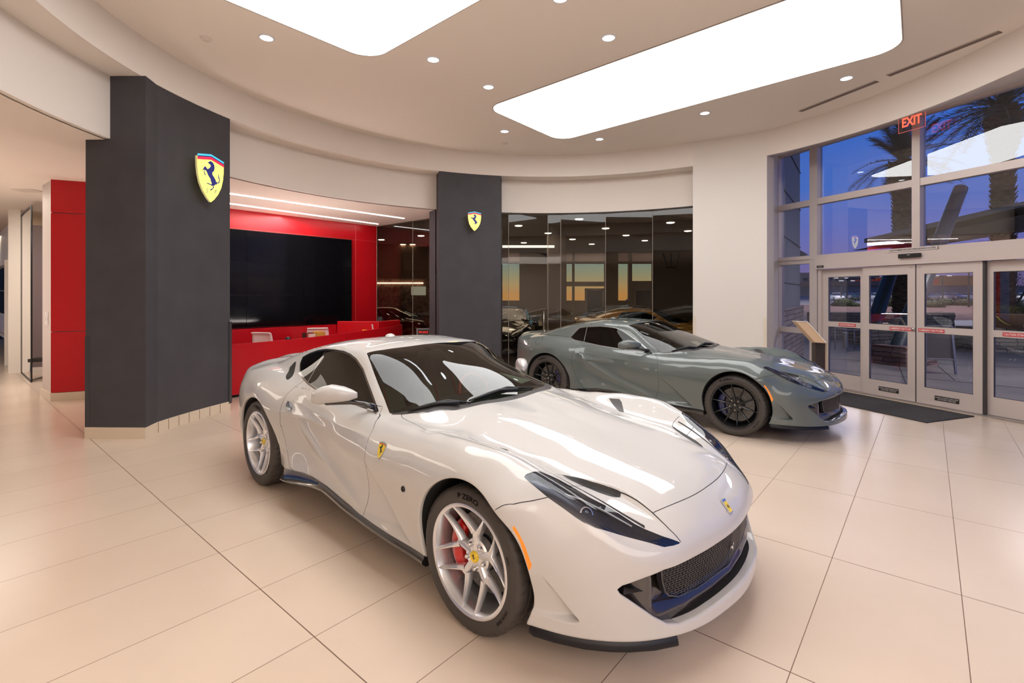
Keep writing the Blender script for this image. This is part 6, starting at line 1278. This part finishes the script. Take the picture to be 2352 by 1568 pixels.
# far buildings, lamp posts, tree
def block(name, px0, px1, py0, Y, m, label, d=14, z0=0): 
    a = at_y(px0,py0,Y); b = at_y(px1,py0,Y); mb = MB(); mb.box((a[0],Y,z0),(b[0],Y+d,a[2])); return mb.build(name, m)
e = empty('store_building',(at_y(2200,650,190)[0],190,0),0,'long low store building with a red and ochre band across the lot','building'); L_ = Vector(e.location)
for nm,px0,px1,py0,m,d,pb in (('store_wall',1900,2700,656,mat('store_grey',(.22,.19,.25),.8),20,None),('store_band',2090,2260,633,mat('store_ochre',(.34,.15,.06),.7,emit=(.5,.2,.06),es=.10),18,655),('store_band',1890,2090,645,mat('store_pink',(.30,.17,.15),.7),16,656),('red_sign_band',2030,2150,640,mat('store_red',(.5,.04,.02),.6,emit=(.9,.06,.02),es=.12),19,652)):
    a = at_y(px0,py0,190); b = at_y(px1,py0,190); z0 = 0 if pb is None else at_y(px0,pb,190)[2]; mb = MB(); mb.box((a[0]-L_.x,-(20-d)*.05-(.6 if pb else 0)-(.6 if 'red' in nm else 0),z0),(b[0]-L_.x,d,a[2])); mb.build(nm, m, e)
e = empty('office_building',(at_y(1935,640,240)[0],240,0),0,'pale office building with a row of dark windows far left outside','building'); L_ = Vector(e.location); a = at_y(1840,626,240); b = at_y(2020,626,240); mb = MB(); mb.box((a[0]-L_.x,0,0),(b[0]-L_.x,12,a[2])); mb.build('facade', mat('office_wall',(.35,.27,.26),.8), e)
for i in range(12):
    px = 1846+14.2*i; q0 = at_y(px,644,239.6); q1 = at_y(px+9,638,239.6); mb = MB(); mb.box((q0[0]-L_.x,-.5,q0[2]),(q1[0]-L_.x,.1,q1[2])); mb.build('window', mat('office_glass',(.03,.035,.06),.2), e)
for px,py,Y,lab in ((1945,646,80,'lamp post at left behind the left fixed door'),(2165,634,70,'lamp post left in the right sliding door view'),(2225,624,55,'tall double-headed lamp post in the right sliding door view'),(1932,640,90,'thin lamp post farthest left outside')):
    x,y,z = at_y(px,py,Y); e = empty('street_lamp',(x,y,TZ(y)),0,lab,'lamp post','street lamps on the lot'); mb = MB(); mb.tube([(0,0,0),(0,0,z-.36)],[.11,.07],8); mb.build('pole', mat('lamp_pole',(.03,.03,.035),.5), e); mb = MB(); mb.box((-.9,-.05,z-.36),(.9,.05,z-.28)); mb.build('arm', mat('lamp_pole',()), e)
    for s in (-1,1): mb = MB(); mb.box((s*.9-.3,-.15,z-.36),(s*.9+.3,.15,z-.26)); mb.build('lamp_head', mat('lamp_head',(.6,.6,.65),.4,emit=(1,.95,.9),es=.8), e)
x,y,z = at_y(2325,650,26); e = empty('desert_tree',(x,y,0),0,'dark airy small tree behind the planter bowl at right','tree'); mb = MB(); tips = []
for k in range(9):
    a = R_.uniform(0,6.28); P = [Vector((0,0,0)),Vector((.1*math.cos(a),.1*math.sin(a),1.0)),Vector((.7*math.cos(a),.5*math.sin(a),2.1)),Vector((1.3*math.cos(a),1.0*math.sin(a),2.9+R_.uniform(-.3,.5)))]; mb.tube(P,[.09,.07,.04,.012],6); tips += [P[2].lerp(P[3],R_.random()) for _ in range(14)]
mb.build('trunk', mat('tree_bark',(.04,.03,.025),.9), e); mb = MB()
for t in tips:
    for _ in range(26):
        d = Vector((R_.gauss(0,1),R_.gauss(0,1),R_.gauss(0,.8)))*.33; p = t+d; q = Vector((R_.uniform(-1,1),R_.uniform(-1,1),R_.uniform(-1,1))).normalized()*.07; mb.add([p,p+q,p+q.orthogonal().normalized()*.035],[(0,1,2)])
mb.build('leaves', mat('tree_leaf',(.03,.035,.02),.8), e)
p = Vector(at_y(2213,772,9.6)); e = empty('sidewalk_sign',(p.x+.25,p.y+.8,-.02),math.radians(-20),'grey framed sidewalk sign outside the right sliding door','sign'); mb = MB()
for a,b in (((-.26,0,0),(-.22,.1,1.0)),((.26,0,0),(.22,.1,1.0)),((-.22,.1,1.0),(.22,.1,1.0)),((-.25,.02,.3),(.25,.02,.3))): mb.bar(a,b,.045,.03)
mb.build('sign_frame', mat('rail_grey',()), e); mb = MB(); mb.add([(-.24,.035,.32),(.24,.035,.32),(.21,.095,.97),(-.21,.095,.97)],[(0,1,2,3)]); mb.build('sign_panel', mat('sidewalk_panel',(.20,.16,.16),.6), e)
# ------------------------------------------------------------------ dusk sky and light settings
w = bpy.data.worlds.new('dusk'); SC.world = w; w.use_nodes = True; nt = w.node_tree; N = nt.nodes.new; L = nt.links.new; bg = nt.nodes['Background']
tc = N('ShaderNodeTexCoord'); sp = N('ShaderNodeSeparateXYZ'); L(tc.outputs['Generated'], sp.inputs[0])
def ramp(stops):
    r = N('ShaderNodeValToRGB'); e = r.color_ramp.elements
    while len(e) < len(stops): e.new(.5)
    for el,(p,c) in zip(e, stops): el.position = p; el.color = (*c,1)
    L(sp.outputs['Z'], r.inputs[0]); return r
east = ramp([(0,(.12,.07,.15)),(.04,(.22,.17,.40)),(.10,(.15,.18,.55)),(.17,(.075,.19,.64)),(.28,(.035,.17,.68)),(.5,(.025,.13,.58)),(1,(.02,.05,.2))])
west = ramp([(0,(.75,.40,.12)),(.018,(.62,.46,.22)),(.04,(.42,.46,.32)),(.065,(.28,.44,.44)),(.10,(.20,.38,.52)),(.2,(.10,.24,.46)),(.5,(.05,.13,.36)),(1,(.02,.05,.2))])
mr = N('ShaderNodeMapRange'); mr.interpolation_type = 'SMOOTHSTEP'; mr.inputs['From Min'].default_value = .30; mr.inputs['From Max'].default_value = .50; L(sp.outputs['X'], mr.inputs['Value'])
mx = N('ShaderNodeMix'); mx.data_type = 'RGBA'; L(mr.outputs[0], mx.inputs['Factor']); L(west.outputs[0], mx.inputs['A']); L(east.outputs[0], mx.inputs['B'])
ns = N('ShaderNodeTexNoise'); ns.inputs['Scale'].default_value = 3.; ns.inputs['Detail'].default_value = 5; mp = N('ShaderNodeMapping'); mp.inputs['Scale'].default_value = (1,1,7); L(tc.outputs['Generated'], mp.inputs[0]); L(mp.outputs[0], ns.inputs['Vector'])
cr = N('ShaderNodeMapRange'); cr.inputs['From Min'].default_value = .5; cr.inputs['From Max'].default_value = .8; cr.inputs['To Max'].default_value = .25; L(ns.outputs[0], cr.inputs['Value'])
m2 = N('ShaderNodeMix'); m2.data_type = 'RGBA'; m2.inputs['B'].default_value = (.24,.24,.52,1); L(cr.outputs[0], m2.inputs['Factor']); L(mx.outputs['Result'], m2.inputs['A']); L(m2.outputs['Result'], bg.inputs[0]); bg.inputs[1].default_value = 1.15
def area(name, loc, size, power, color, rot=(0,0,0), sy=None):
    l = bpy.data.lights.new(name,'AREA'); l.energy = power; l.color = color; l.size = size
    if sy: l.shape = 'RECTANGLE'; l.size_y = sy
    o = bpy.data.objects.new(name, l); COL.objects.link(o); o.location = loc; o.rotation_euler = rot; return o
area('corridor_light',(-9.5,8.2,ZK-.05),2.2,80,(1,.90,.78)); area('corridor_light',(-11,5.0,ZK-.05),3,95,(1,.90,.78)); area('entry_fill',(3,-3.5,ZK-.05),5,230,(1,.93,.86)); area('bounce_fill',(0,-3.4,.35),4.5,430,(1,.95,.88),(math.radians(196),0,0)); area('alcove_light',(-4.6,10.4,ZK-.05),1.2,60,(1,.9,.86)); area('desk_fill',(-4.25,9.75,1.02),.7,42,(1,.88,.82),(math.pi,0,0)); area('corridor_fill',(-9.0,5.6,.25),2.6,75,(1,.90,.79),(math.pi,0,0)); area('back_room_light',(1.0,16.5,3.38),4,110,(1,.85,.7)); area('far_room_light',(-13,14.5,3.2),3,110,(1,.82,.62)); area('side_room_light',(-8.2,10.2,2.9),.5,14,(.85,.75,1.))  # entry and the three upward areas are added fill, not real fixtures
area('canopy_fill',(10.5,9.5,3.9),1.5,160,(1,.85,.78)); area('lot_fill',(62,80,16),40,16000,(1,.86,.80)); area('garden_fill',(38,46,12),25,4500,(1,.84,.78))  # added outdoor fill over patio, lot and gravel, no fixtures there
c = SC.cycles; c.use_denoising = True; c.max_bounces = 7; c.diffuse_bounces = 3; c.glossy_bounces = 4; c.transparent_max_bounces = 12; c.transmission_bounces = 4; c.caustics_reflective = False; c.caustics_refractive = False; c.sample_clamp_indirect = 6.; c.use_adaptive_sampling = True; c.adaptive_threshold = .12; c.adaptive_min_samples = 16
cd = bpy.data.cameras.new('camera'); cam = bpy.data.objects.new('camera', cd); COL.objects.link(cam); SC.camera = cam
cd.sensor_width = 36; cd.lens = 36*F_PX/2352; cd.shift_y = -(784-Y_HOR)/2352; cam.location = (0,0,CAM_H); cam.rotation_euler = (math.pi/2,0,0); cd.clip_end = 400
SC.view_settings.view_transform = 'Standard'; SC.view_settings.look = 'None'
